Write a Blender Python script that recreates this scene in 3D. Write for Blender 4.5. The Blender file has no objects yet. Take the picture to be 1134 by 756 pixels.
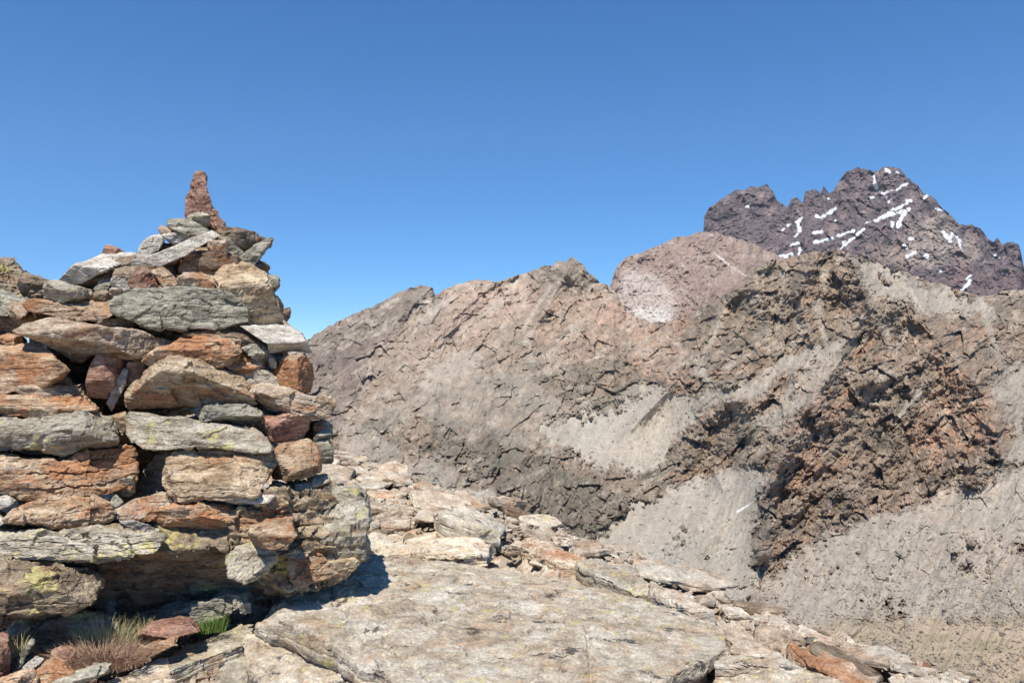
import bpy, math, random
import numpy as np
R = math.radians
S = bpy.context.scene
F = 819.0; CX = 567.0; CY = 378.0          # focal length and centre of the 1134x756 photograph

# ------------------------------------------------------------------ numpy noise
def _h(ix, iy, iz, k=0):
    h = (ix*374761393 + iy*668265263 + iz*2147483647 + k*1274126177) & 0xffffffff
    h = ((h ^ (h >> 13)) * 1274126177) & 0xffffffff
    h = ((h ^ (h >> 16)) * 2246822519) & 0xffffffff
    return h ^ (h >> 15)
def perlin(p, seed=0):
    p = np.asarray(p, dtype=np.float64)
    i = np.floor(p).astype(np.int64); f = p - i
    u = f*f*f*(f*(f*6-15)+10)
    out = np.zeros(len(p))
    for dx in (0,1):
        wx = u[:,0] if dx else 1-u[:,0]
        for dy in (0,1):
            wy = u[:,1] if dy else 1-u[:,1]
            for dz in (0,1):
                wz = u[:,2] if dz else 1-u[:,2]
                h = _h(i[:,0]+dx, i[:,1]+dy, i[:,2]+dz, seed)
                gx = ((h & 1023)/511.5-1); gy = (((h>>10)&1023)/511.5-1); gz = (((h>>20)&1023)/511.5-1)
                out += wx*wy*wz*(gx*(f[:,0]-dx)+gy*(f[:,1]-dy)+gz*(f[:,2]-dz))
    return out*1.3
def fbm(p, oct=4, seed=0, gain=0.5, ridged=False):
    a = 1.0; s = 0; t = 0
    for o in range(oct):
        n = perlin(p*(2.03**o)+o*17.3, seed+o)
        if ridged: n = 1-2*np.abs(n)*1.4
        s = s + a*n; t += a; a *= gain
    return s/t
def facet(p, seed=0):
    """piecewise planar noise: every cell is a tilted chip; also returns the distance to the nearest crack"""
    p = np.asarray(p, dtype=np.float64); i = np.floor(p).astype(np.int64)
    best = np.full(len(p), 1e9); sec = np.full(len(p), 1e9); val = np.zeros(len(p)); rnd = np.zeros(len(p))
    for dx in (-1,0,1):
        for dy in (-1,0,1):
            for dz in (-1,0,1):
                c = i + np.array([dx,dy,dz])
                h = _h(c[:,0], c[:,1], c[:,2], seed); g = _h(c[:,0], c[:,1], c[:,2], seed+77)
                q = c + np.stack([(h&1023)/1023., ((h>>10)&1023)/1023., ((h>>20)&1023)/1023.], 1)
                d = p-q; dd = (d*d).sum(1)
                gr = np.stack([(g&1023)/511.5-1, ((g>>10)&1023)/511.5-1, ((g>>20)&1023)/511.5-1], 1)
                m = dd < best
                sec = np.where(m, best, np.minimum(sec, dd))
                val = np.where(m, (d*gr).sum(1), val); rnd = np.where(m, (g & 4095)/4095., rnd)
                best = np.where(m, dd, best)
    return val, np.sqrt(sec)-np.sqrt(best), rnd
def sstep(a, b, x):
    t = np.clip((x-a)/(b-a), 0, 1); return t*t*(3-2*t)

# ------------------------------------------------------------------ scene helpers
def mesh_obj(name, verts, quads, mat, loc=(0,0,0), smooth=False, tris=None, col=None, alpha=None):
    me = bpy.data.meshes.new(name)
    verts = np.asarray(verts, dtype=np.float32)
    quads = np.asarray(quads, dtype=np.int32).reshape(-1,4)
    nt = 0 if tris is None else len(tris)
    me.vertices.add(len(verts)); me.vertices.foreach_set('co', verts.ravel())
    loops = quads.ravel()
    if nt: loops = np.concatenate([loops, np.asarray(tris, dtype=np.int32).ravel()])
    me.loops.add(len(loops)); me.loops.foreach_set('vertex_index', loops)
    ls = np.concatenate([np.arange(len(quads))*4, len(quads)*4+np.arange(nt)*3]).astype(np.int32)
    me.polygons.add(len(ls)); me.polygons.foreach_set('loop_start', ls)
    me.update(calc_edges=True)
    me.polygons.foreach_set('use_smooth', np.full(len(ls), smooth))
    if col is not None:
        ca = me.color_attributes.new('tint', 'FLOAT_COLOR', 'POINT')
        c4 = np.ones((len(verts),4), dtype=np.float32); c4[:,:3] = col
        if alpha is not None: c4[:,3] = alpha
        ca.data.foreach_set('color', c4.ravel())
    me.materials.append(mat)
    o = bpy.data.objects.new(name, me); o.location = loc
    S.collection.objects.link(o)
    return o
def tag(o, label=None, cat=None, group=None, kind=None):
    if label: o['label'] = label
    if cat: o['category'] = cat
    if group: o['group'] = group
    if kind: o['kind'] = kind
    return o
def P(px, py, Y):
    return np.array([(px-CX)/F*Y, Y, -(py-CY)/F*Y])

# ------------------------------------------------------------------ materials
def nodes(name):
    m = bpy.data.materials.new(name); m.use_nodes = True
    nt = m.node_tree; b = nt.nodes['Principled BSDF']
    b.inputs['Roughness'].default_value = 0.92; b.inputs['Specular IOR Level'].default_value = 0.25
    return m, nt, b
def N(nt, t, **kw):
    n = nt.nodes.new(t)
    for k, v in kw.items():
        if k in n.inputs.keys(): n.inputs[k].default_value = v
        else: setattr(n, k, v)
    return n
def ramp(nt, fac, stops, interp='LINEAR'):
    r = nt.nodes.new('ShaderNodeValToRGB'); r.color_ramp.interpolation = interp
    e = r.color_ramp.elements
    while len(e) < len(stops): e.new(0.5)
    for k, (p, c) in enumerate(stops):
        e[k].position = p; e[k].color = (*c, 1) if len(c) == 3 else c
    nt.links.new(fac, r.inputs[0]); return r.outputs[0]
def mix(nt, fac, a, b, mode='MIX'):
    n = nt.nodes.new('ShaderNodeMix'); n.data_type = 'RGBA'; n.blend_type = mode
    for s, v in ((n.inputs[0], fac), (n.inputs[6], a), (n.inputs[7], b)):
        if hasattr(v, 'node'): nt.links.new(v, s)
        elif isinstance(v, (int, float)): s.default_value = v
        else: s.default_value = (*v, 1)
    return n.outputs[2]
def noise(nt, vec, scale, detail=6, rough=0.6, dist=0.0):
    n = N(nt, 'ShaderNodeTexNoise'); n.inputs['Scale'].default_value = scale
    n.inputs['Detail'].default_value = detail; n.inputs['Roughness'].default_value = rough
    n.inputs['Distortion'].default_value = dist
    nt.links.new(vec, n.inputs['Vector']); return n.outputs['Fac']
def mapping(nt, vec, scale, rot=(0,0,0)):
    n = N(nt, 'ShaderNodeMapping'); n.inputs['Scale'].default_value = scale; n.inputs['Rotation'].default_value = rot
    nt.links.new(vec, n.inputs['Vector']); return n.outputs[0]
W1 = (1,1,1); K0 = (0,0,0)
def rock_mat(name, c1, c2, c3, stain=(0.3,0.12,0.06), stain_amt=0.3, yellow=0.25, black=0.3, dip=0.0, flat=1.0, grain=1.0, blot=1.0, stretch=1.0, bs=17, ys=9):
    m, nt, b = nodes(name)
    tc = N(nt, 'ShaderNodeTexCoord'); oi = N(nt, 'ShaderNodeObjectInfo')
    mu = N(nt, 'ShaderNodeVectorMath', operation='MULTIPLY_ADD')
    cb = N(nt, 'ShaderNodeCombineXYZ')
    for k in range(3): nt.links.new(oi.outputs['Random'], cb.inputs[k])
    nt.links.new(cb.outputs[0], mu.inputs[0]); mu.inputs[1].default_value = (37,53,71)
    nt.links.new(tc.outputs['Object'], mu.inputs[2]); v = mapping(nt, mu.outputs[0], (1, stretch, 1), (0, 0, R(-12) if stretch > 1 else 0))
    vb = mapping(nt, v, (1.2,1.2,6.0*flat), (0, R(dip), 0))
    n1 = noise(nt, vb, 5.0, 9, 0.68, 0.4)
    col = ramp(nt, n1, [(0.36, c3), (0.47, c1), (0.58, c2), (0.70, tuple(min(1, x*1.22) for x in c2))])
    n2 = noise(nt, mapping(nt, v, (1,1,2.0), (0,R(dip),0)), 4.2*blot, 7, 0.68, 0.6)
    s = 0.66-0.22*stain_amt
    col = mix(nt, ramp(nt, n2, [(s, K0), (s+0.09, (0.75,)*3)]), col, stain)
    n7 = noise(nt, mapping(nt, v, (1,1,2.2*flat+.6), (0,R(dip),0)), 26, 8, 0.75, 0.2)
    col = mix(nt, 1.0, col, ramp(nt, n7, [(0.34, (0.55,0.52,0.50)), (0.5, (0.98,)*3), (0.66, (1.28,1.26,1.22))]), 'MULTIPLY')
    # pale quartz veins and flakes
    n5 = noise(nt, mapping(nt, v, (1,1,9.0*flat), (0,R(dip+6),0)), 7, 8, 0.7, 0.3)
    col = mix(nt, ramp(nt, n5, [(0.61, K0), (0.66, (0.7,0.7,0.7))]), col, (0.50,0.45,0.37))
    # black and yellow lichen crusts
    nb = noise(nt, v, bs, 8, 0.72, 0.3)
    tb = 0.72-0.13*black
    col = mix(nt, ramp(nt, nb, [(tb, K0), (tb+0.025, (0.85,)*3)]), col, (0.055,0.052,0.048))
    ny = noise(nt, mapping(nt, v, (1,1,1.4)), ys, 9, 0.75, 0.1)
    ty = 0.73-0.17*yellow
    col = mix(nt, ramp(nt, ny, [(ty, K0), (ty+0.03, (0.8,)*3)]), col, (0.52,0.46,0.19))
    g = noise(nt, v, 130, 3, 0.7)
    col = mix(nt, 1.0, col, ramp(nt, g, [(0.3, (0.62,)*3), (0.7, (1.3,)*3)]), 'MULTIPLY')
    ob = N(nt, 'ShaderNodeMath', operation='MULTIPLY_ADD'); nt.links.new(oi.outputs['Random'], ob.inputs[0])
    ob.inputs[1].default_value = 0.36; ob.inputs[2].default_value = 0.82
    col = mix(nt, 1.0, col, ob.outputs[0], 'MULTIPLY')
    nt.links.new(col, b.inputs['Base Color'])
    bn = noise(nt, mapping(nt, v, (1.5,1.5,9*flat), (0,R(dip),0)), 9, 10, 0.72, 0.5)
    bf = noise(nt, v, 60, 6, 0.7)
    ad = N(nt, 'ShaderNodeMath', operation='MULTIPLY_ADD'); nt.links.new(bf, ad.inputs[0]); ad.inputs[1].default_value = 0.25
    nt.links.new(bn, ad.inputs[2])
    bp = N(nt, 'ShaderNodeBump'); bp.inputs['Strength'].default_value = 0.6*grain; bp.inputs['Distance'].default_value = 0.022
    nt.links.new(ad.outputs[0], bp.inputs['Height']); nt.links.new(bp.outputs[0], b.inputs['Normal'])
    return m
def land_mat(name, scale, bump=3.0, amt=0.5):
    """mountain rock: the tint is the rock's own colour stored on the mesh, broken up by grit and cracks"""
    m, nt, b = nodes(name)
    tc = N(nt, 'ShaderNodeTexCoord'); v = tc.outputs['Object']
    at = N(nt, 'ShaderNodeVertexColor', layer_name='tint')
    g = noise(nt, mapping(nt, v, (1,1,1.7), (0,R(35),0)), scale, 10, 0.75, 0.3)
    c = mix(nt, 1.0, at.outputs[0], ramp(nt, g, [(0.32, (1-amt,)*3), (0.5, (0.95,)*3), (0.68, (1+amt*0.8,)*3)]), 'MULTIPLY')
    al = N(nt, 'ShaderNodeMath', operation='MULTIPLY_ADD'); nt.links.new(at.outputs['Alpha'], al.inputs[0]); al.inputs[1].default_value = 0.72; al.inputs[2].default_value = 0.25
    c = mix(nt, al.outputs[0], at.outputs[0], c)
    nt.links.new(c, b.inputs['Base Color'])
    bp = N(nt, 'ShaderNodeBump'); nt.links.new(al.outputs[0], bp.inputs['Strength']); bp.inputs['Distance'].default_value = bump
    nt.links.new(g, bp.inputs['Height']); nt.links.new(bp.outputs[0], b.inputs['Normal'])
    return m

# ------------------------------------------------------------------ camera, sky, sun
cam = bpy.data.cameras.new('camera'); co = bpy.data.objects.new('camera', cam); S.collection.objects.link(co)
co.rotation_euler = (R(90), 0, 0); cam.sensor_width = 36; cam.lens = 36*F/1134
cam.clip_start = 0.05; cam.clip_end = 30000; S.camera = co
SUN_EL, SUN_AZ = 60.0, -166.0       # azimuth measured clockwise from the view direction (+Y): behind and to the left
w = bpy.data.worlds.new('World'); S.world = w; w.use_nodes = True
nt = w.node_tree; bg = nt.nodes['Background']
sky = nt.nodes.new('ShaderNodeTexSky'); sky.sky_type = 'NISHITA'; sky.sun_disc = False
sky.sun_elevation = R(SUN_EL); sky.sun_rotation = R(SUN_AZ); sky.altitude = 2800; sky.air_density = 1.2; sky.dust_density = 0.0; sky.ozone_density = 5.0
hs = nt.nodes.new('ShaderNodeHueSaturation'); hs.inputs['Saturation'].default_value = 1.26; 
tcw = nt.nodes.new('ShaderNodeTexCoord'); va = nt.nodes.new('ShaderNodeVectorMath'); va.operation = 'ADD'; va.inputs[1].default_value = (0, 0, 0.07)
vn = nt.nodes.new('ShaderNodeVectorMath'); vn.operation = 'NORMALIZE'
nt.links.new(tcw.outputs['Generated'], va.inputs[0]); nt.links.new(va.outputs[0], vn.inputs[0]); nt.links.new(vn.outputs[0], sky.inputs['Vector'])
nt.links.new(sky.outputs[0], hs.inputs['Color']); nt.links.new(hs.outputs[0], bg.inputs[0]); bg.inputs[1].default_value = 0.12
sun = bpy.data.lights.new('sun', 'SUN'); sun.energy = 4.8; sun.angle = R(0.5); sun.color = (1.0, 0.935, 0.83)
so = bpy.data.objects.new('sun', sun); S.collection.objects.link(so)
from mathutils import Vector
sd = Vector((math.sin(R(SUN_AZ))*math.cos(R(SUN_EL)), math.cos(R(SUN_AZ))*math.cos(R(SUN_EL)), math.sin(R(SUN_EL))))
so.rotation_euler = sd.to_track_quat('Z', 'Y').to_euler()
S.render.engine = 'CYCLES'
S.view_settings.view_transform = 'Standard'; S.view_settings.look = 'None'; S.view_settings.gamma = 1; S.view_settings.exposure = 0.45
S.view_settings.use_curve_mapping = False
S.render.resolution_x = 1024; S.render.resolution_y = 682
S.cycles.max_bounces = 4
# ------------------------------------------------------------------ mountains
def polyd(X, Y, poly):
    """signed distance in photo pixels, positive inside"""
    p = np.array(poly, float); q = np.roll(p, -1, 0)
    d = np.full(X.shape, 1e9); ins = np.zeros(X.shape, bool)
    for (ax, ay), (bx, by) in zip(p, q):
        ex, ey = bx-ax, by-ay
        t = np.clip(((X-ax)*ex+(Y-ay)*ey)/(ex*ex+ey*ey+1e-9), 0, 1)
        d = np.minimum(d, np.hypot(X-ax-t*ex, Y-ay-t*ey))
        c = ((ay > Y) != (by > Y)) & (X < (bx-ax)*(Y-ay)/((by-ay) if by != ay else 1e-9)+ax)
        ins ^= c
    return np.where(ins, d, -d)
def lined(X, Y, pts):
    d = np.full(X.shape, 1e9)
    for (ax, ay), (bx, by) in zip(pts[:-1], pts[1:]):
        ex, ey = bx-ax, by-ay
        t = np.clip(((X-ax)*ex+(Y-ay)*ey)/(ex*ex+ey*ey+1e-9), 0, 1)
        d = np.minimum(d, np.hypot(X-ax-t*ex, Y-ay-t*ey))
    return d
def tps(ctrl):
    c = np.array(ctrl, float); xy = c[:,:2]/400.; v = np.log(c[:,2]); n = len(c)
    r = np.hypot(xy[:,None,0]-xy[None,:,0], xy[:,None,1]-xy[None,:,1])
    K = np.where(r > 0, r*r*np.log(r+1e-12), 0)+np.eye(n)*0.004
    Pm = np.c_[np.ones(n), xy]; A = np.zeros((n+3, n+3)); A[:n,:n] = K; A[:n,n:] = Pm; A[n:,:n] = Pm.T
    s = np.linalg.solve(A, np.r_[v, 0, 0, 0])
    def f(X, Y):
        x = X/400.; y = Y/400.; o = s[n]+s[n+1]*x+s[n+2]*y
        for k in range(n):
            r2 = (x-xy[k,0])**2+(y-xy[k,1])**2
            o = o+s[k]*0.5*r2*np.log(r2+1e-12)
        return np.exp(o)
    return f
def hill(name, label, prof, ybot, ctrl, xr, colour, relief, mat, rows, jag, tag_seed):
    xs = np.concatenate([np.arange(xr[0], max(xr[0], -10), 8), np.arange(max(xr[0], -10), min(xr[1], 1145), 1.0), np.arange(min(xr[1], 1145), xr[1], 8)])
    xs = np.unique(xs)
    pr = np.array(prof, float); top = np.interp(xs, pr[:,0], pr[:,1])
    z0 = np.zeros_like(xs)
    top = top + jag*(1.6*fbm(np.c_[xs/14., z0+tag_seed, z0], 4, 5, 0.6, True)-0.6)*-1.0
    t = np.linspace(0, 1, rows)[:,None]
    Yp = ybot+(top[None,:]-ybot)*t; Xp = np.repeat(xs[None,:], rows, 0)
    D = tps(ctrl)(Xp, Yp)
    sh = Xp.shape
    wp = np.stack([(Xp-CX)/F*D, D, -(Yp-CY)/F*D], -1).reshape(-1,3)
    col, rock = colour(Xp.ravel(), Yp.ravel(), wp)
    rk = rock.copy(); dd = relief(wp, rock, Xp.ravel(), Yp.ravel()).reshape(sh)
    D = D-dd
    wp = np.stack([(Xp-CX)/F*D, D, -(Yp-CY)/F*D], -1)
    # the far side: the ridge falls away behind the crest
    back = []
    for k, (a, dz) in enumerate(((0.015, 6), (0.06, 40), (0.2, 170), (0.5, 520))):
        b = wp[-1].copy(); b[:,1] *= 1+a; b[:,0] *= 1+a; b[:,2] -= dz*D[-1]/1500.; back.append(b)
    wp = np.concatenate([wp, np.array(back)], 0)
    col = np.concatenate([col.reshape(rows, len(xs), 3), np.repeat(col.reshape(rows, len(xs), 3)[-1:], 4, 0)], 0)
    hill.pts = wp[:rows].reshape(-1,3); hill.px = Xp.ravel(); hill.py = Yp.ravel()
    nr, nc = wp.shape[:2]
    a = (np.arange(nr-1)[:,None]*nc+np.arange(nc-1)[None,:]).ravel()
    o = mesh_obj(name, wp.reshape(-1,3), np.c_[a, a+1, a+nc+1, a+nc], mat, smooth=False, col=col.reshape(-1,3), alpha=np.r_[rk, np.repeat(rk.reshape(rows, -1)[-1:], 4, 0).ravel()])
    tag(o, label, 'mountain', kind='structure')
    return o
def lerp(a, b, m): return a+(np.asarray(b)-a)*m[:,None]
def warp(w, L, amp, seed):
    return w+amp*np.c_[perlin(w/L, seed), perlin(w/L+31.7, seed+1), perlin(w/L+77.1, seed+2)]
def C(*c): return np.array(c, float)

# --- the snow streaked peak
PEAK = [(700,330),(770,275),(779.8,254),(780,239),(785,231),(794,224),(803,217),(816,210),(822,212),(831,206),(838,208),(849,204),(856,213),(860,222),(865.5,226),(872,229),(877,218),(883.7,219.5),(888.6,226),(892,213),(902,209),(909,215),(911.7,206),(915,210),(918,214),(923,211),(928,203),(936.5,191),(945,187),(951,185.8),(961,188),(967.8,191),(976,186),(984,184.8),(996,187),(1004,196.4),(1014,204),(1024,214.5),(1034,219),(1044,231),(1053.5,239),(1063,249),(1078,249),(1086.5,254),(1093,263),(1100,268),(1104.6,263),(1109.6,271),(1119.5,267),(1127.7,270),(1130,276),(1134,296),(1180,318),(1260,370),(1400,420)]
def zs(*pts): return [(760+u/3.032, 170+v/3.032) for u, v in pts]
SNOW = [(zs((628,75),(640,110)),2.0),(zs((632,100),(637,118)),1.4),(zs((668,50),(680,62)),1.6),(zs((655,130),(675,150)),1.8),(zs((660,133),(705,122),(738,102)),1.7),(zs((620,148),(642,143)),1.2),(zs((680,160),(697,146)),1.5),
 (zs((437,210),(458,214),(470,203)),2.3),(zs((470,205),(502,184)),1.2),(zs((600,236),(660,214),(740,166)),1.6),(zs((660,212),(712,200),(745,188)),2.1),(zs((712,246),(722,215),(738,195)),2.6),(zs((432,298),(490,286)),2.1),(zs((510,275),(560,258)),1.5),(zs((430,266),(453,263)),2.0),
 (zs((513,322),(560,285),(596,254)),1.2),(zs((345,310),(377,300)),1.7),(zs((366,280),(385,256),(372,235)),1.7),(zs((370,232),(388,215)),1.6),(zs((322,345),(354,338)),3.0),(zs((375,345),(380,322)),2.0),(zs((202,178),(210,178)),1.4),(zs((343,240),(350,240)),1.7),
 (zs((742,345),(768,334)),1.8),(zs((803,345),(808,345)),2.6),(zs((851,402),(855,388)),1.4),(zs((925,458),(955,425)),1.9),(zs((886,292),(862,262)),2.0),(zs((884,290),(896,268)),2.0),(zs((925,328),(915,290)),1.0),(zs((1035,345),(1050,350)),2.0),(zs((690,228),(693,245)),1.3),(zs((655,246),(657,256)),1.3),(zs((752,288),(762,286)),1.8),(zs((732,306),(738,316)),1.8),(zs((760,400),(764,406)),1.2),(zs((798,150),(810,142)),1.4),(zs((832,182),(858,192)),1.0),(zs((735,155),(755,158)),1.0),(zs((492,232),(500,226)),1.2),(zs((525,300),(535,296)),1.0),(zs((470,326),(480,322)),1.3),(zs((940,420),(958,408)),1.0),(zs((322,258),(330,252)),1.3),(zs((470,150),(480,152)),1.0),(zs((708,62),(716,66)),1.2),(zs((752,240),(760,262)),1.0),(zs((905,275),(922,296)),1.5)]
def col_peak(X, Y, w):
    w = along(X, Y, w, 5.0)
    q = w/4000.*60
    n = 2*fbm(q*0.5, 5, 3, 0.6); n2 = 2*fbm(w/60., 5, 9, 0.72)
    c = np.tile(C(0.155,0.128,0.135), (len(X),1))
    c = lerp(c, C(0.25,0.20,0.19), sstep(0.0,0.6,n2))
    c = lerp(c, C(0.07,0.062,0.072), sstep(0.1,0.7,-n2))
    m = sstep(-10,14, polyd(X,Y,[(1000,262),(1015,238),(1042,236),(1075,268),(1095,290),(1050,296),(1020,300),(985,296),(970,280)])+16*n)
    c = lerp(c, C(0.36,0.31,0.27)*(1+0.25*n2[:,None]), 0.85*m)
    m = sstep(-6,10, polyd(X,Y,[(1035,300),(1060,285),(1095,295),(1134,300),(1134,330),(1080,325),(1040,318)])+14*n)
    c = lerp(c, C(0.20,0.14,0.13), 0.5*m)
    m = sstep(-6,8, polyd(X,Y,[(960,270),(1000,258),(1010,300),(960,300)])+14*n)
    c = lerp(c, C(0.27,0.215,0.18), 0.6*m)
    wob = 3.6*fbm(w/70., 3, 21, 0.6)+3.2*fbm(w/18., 3, 22, 0.7)
    sn = np.zeros(len(X))
    for pts, r in SNOW: sn = np.maximum(sn, sstep(-0.35,0.35, r*0.72-lined(X,Y,pts)+wob))
    c = c*C(1.15,1.08,1.04)*(1+0.25*n2[:,None]); c = lerp(c, C(0.74,0.76,0.80), sn*sstep(-0.9,-0.2,n2+0.3))
    return c, 1-0.85*sn
def rel_peak(w, rock, X, Y):
    w = along(X, Y, w, 5.0); k = w
    k = warp(k, 420., 60., 23); rot = np.c_[k[:,0]*0.86-k[:,2]*0.5, k[:,1]*0.35, (k[:,0]*0.5+k[:,2]*0.86)]
    d = 170*fbm(w*C(1,.6,.5)/420., 3, 31, 0.5, True)+75*fbm(rot/150., 4, 33, 0.6, True)
    v, e, _ = facet(rot/48., 5); d = d+26*v
    v, e, _ = facet(rot/20., 6); d = d+14*v*rock
    return d+9*fbm(w/16., 3, 36, 0.65, True)*rock

# --- the pink ridge in front of it
RIDGE = [(640,400),(672,330),(680,303),(684,294),(692,287),(700,282),(712,279),(724,274),(735,270),(745,264),(757,261),(768,258),(780,257),(792,258),(805,262),(822,265),(840,272),(858,281),(880,292),(940,330),(1000,380)]
def col_ridge(X, Y, w):
    w = along(X, Y, w, 3.0)
    n = 2*fbm(w/160., 4, 43, 0.6); n2 = 2*fbm(w/38., 5, 49, 0.72)
    c = np.tile(C(0.36,0.265,0.215), (len(X),1))
    c = lerp(c, C(0.26,0.185,0.15), sstep(-0.05,0.6,0.6*n+0.5*n2))
    c = lerp(c, C(0.46,0.38,0.33), sstep(0.15,0.6,-n2))
    m = sstep(-8,8, polyd(X,Y,[(685,302),(705,295),(730,310),(758,325),(742,362),(700,362),(684,330)])+12*n)
    c = lerp(c, C(0.58,0.50,0.44), 0.7*m)
    m = sstep(-2,2, polyd(X,Y,[(700,343),(735,341),(742,350),(735,358),(712,354)])+8*n2)
    c = lerp(c, C(0.72,0.68,0.62), 0.7*m)
    m = sstep(-1,1, 0.7-lined(X,Y,[(790,280),(806,292),(822,303),(829,309)])+2*n2)
    c = lerp(c, C(0.66,0.62,0.57), 0.8*m)
    return c, np.clip(1-0.8*m, 0, 1)
def rel_ridge(w, rock, X, Y):
    w = along(X, Y, w, 3.0)
    d = 75*fbm(w*C(1,1,.5)/260., 3, 51, 0.5, True)+45*fbm(w*C(1,1,.8)/80., 5, 53, 0.62, True)
    v, e, _ = facet(w/30., 7)
    return d+7*v+12*fbm(w/30., 5, 56, 0.65, True)

# --- the great hillside with its scree bowl
HILL = [(-400,620),(0,540),(200,450),(300,395),(340,377),(346,373),(352,368),(368,359),(385,351),(400,345),(415,338),(430,331),(440,325),(448,322),(456,318),(465,317),(474,317),(479,320),(482,328),(490,323),(500,318),(512,313),(530,310),(541,311),(550,313),(563,309),(575,305),(588,300),(600,296),(612,294),(620,289),(626,291),(632,286),(636,286),(641,291),(647,295),(652,302),(660,309),(668,314),(680,320),(686,335),(700,350),(720,356),(735,357),(750,354),(762,350),(776,342),(790,337),(804,326),(815,316),(826,306),(835,299),(842,294),(850,288),(865,289),(880,284),(890,282),(900,279),(915,280),(930,277),(942,281),(960,287),(975,293),(990,298),(1010,305),(1025,310),(1040,314),(1055,320),(1070,324),(1085,328),(1100,326),(1115,321),(1134,322),(1180,310),(1300,290),(1500,250)]
HC = [(340,377,2000),(470,318,2150),(560,308,2150),(636,287,2050),(680,320,1950),(735,357,1750),(790,335,1500),(850,290,1400),(940,280,1330),(1010,306,1380),(1080,326,1450),(1134,322,1480),(1500,250,1500),(1300,290,1500),
 (400,450,1500),(440,500,1180),(420,400,1800),(520,380,1800),(600,340,1950),(640,340,1900),(560,430,1450),(620,400,1600),(690,390,1500),(640,440,1350),(640,475,1280),(700,480,1220),(720,450,1300),(560,500,1120),(500,500,1080),(560,560,860),(640,600,800),(660,560,900),(720,520,1080),(700,560,900),(780,510,1060),(790,560,900),(760,600,760),(820,600,790),(700,640,680),(790,670,600),(860,560,800),(856,500,900),(860,450,980),(780,420,1180),(830,380,1220),(760,370,1560),
 (900,400,1100),(900,330,1250),(1000,350,1230),(1000,430,1020),(950,500,880),(1060,480,900),(1100,420,1080),(1134,450,1050),(1100,560,740),(1000,560,760),(900,600,700),(1000,640,610),(1134,640,590),(900,680,540),(1000,720,490),(1134,720,480),(850,756,450),(1134,756,440),(1400,756,440),(1400,600,600),(1400,450,900),(700,756,430),(500,756,430),(1134,900,320),(567,900,320),(300,700,600),(300,560,1000),(0,640,1300),(0,760,600),(-400,760,800),(-400,640,1600),(0,900,320),(1400,900,320),(-400,900,320)]
SCREE = [([(470,560),(520,530),(580,570),(628,608),(664,612),(690,585),(700,556),(735,548),(770,530),(800,520),(832,524),(836,560),(830,600),(836,640),(822,690),(800,760),(500,760)],0.95),
 ([(600,470),(640,462),(690,455),(715,432),(752,448),(762,470),(740,498),(720,520),(690,515),(640,505),(606,492)],0.95),
 ([(470,425),(520,412),(575,418),(615,440),(640,462),(650,505),(610,500),(560,480),(520,470),(480,460),(440,470),(420,455)],0.35),
 ([(395,480),(440,500),(500,520),(560,560),(560,620),(400,560),(360,520)],0.45),
 ([(418,440),(470,408),(512,386),(540,392),(500,418),(450,440)],0.6),
 ([(820,700),(850,640),(900,600),(960,572),(1030,552),(1090,530),(1134,515),(1300,500),(1400,760),(790,760)],0.75),
 ([(1080,420),(1110,400),(1145,400),(1145,520),(1110,512),(1112,470)],0.7),
 ([(950,288),(985,298),(1040,316),(1085,330),(1100,345),(1050,350),(1000,338),(965,325)],0.75),
 ([(845,470),(870,440),(900,415),(925,405),(915,425),(885,455),(862,480)],0.5)]
RUST = [([(1028,440),(1048,410),(1080,415),(1105,440),(1112,490),(1090,505),(1050,498),(1030,520),(1010,500)],0.95),([(895,430),(925,415),(950,440),(930,480),(900,470)],0.8),([(700,380),(735,368),(765,395),(750,430),(712,415)],0.7),([(860,500),(900,480),(935,500),(920,540),(880,560),(860,540)],0.6),([(845,640),(900,625),(950,628),(940,652),(890,660),(850,665)],0.6),([(590,330),(680,330),(700,380),(640,400),(590,380)],0.35),([(950,560),(990,548),(1010,560),(980,575)],0.6),([(1080,600),(1134,590),(1134,660),(1110,655),(1085,630)],0.5),([(870,330),(930,320),(960,350),(900,370)],0.35),([(820,400),(850,390),(870,430),(840,445)],0.5),([(985,370),(1060,360),(1075,400),(1000,410)],0.4)]
DARK = [([(590,410),(640,398),(690,400),(725,420),(700,440),(650,455),(600,440)],0.75),([(490,480),(540,478),(590,500),(640,530),(700,548),(716,500),(740,530),(700,560),(680,592),(650,612),(610,600),(570,560),(520,540),(480,510)],0.8),([(832,520),(850,505),(862,560),(850,610),(832,600)],0.8),([(720,505),(780,490),(830,500),(820,522),(770,530),(725,548)],0.6),([(590,300),(632,286),(650,296),(676,318),(640,330),(600,330)],0.6),([(340,378),(400,346),(468,316),(480,330),(440,360),(400,400),(370,450),(340,450)],0.55),([(760,400),(800,370),(860,360),(850,420),(800,450),(740,440)],0.4),([(1065,330),(1134,325),(1134,360),(1090,358)],0.6),([(930,330),(985,340),(1000,380),(940,390)],0.35)]
PINK = [([(600,318),(690,340),(735,358),(700,375),(620,350),(520,345),(500,320),(560,310)],0.5),([(480,320),(620,295),(600,330),(520,400),(420,440),(440,400),(480,360)],0.4),([(960,290),(1100,335),(1060,350),(980,330)],0.6),([(880,700),(1134,690),(1134,735),(900,730)],0.35)]
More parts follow.
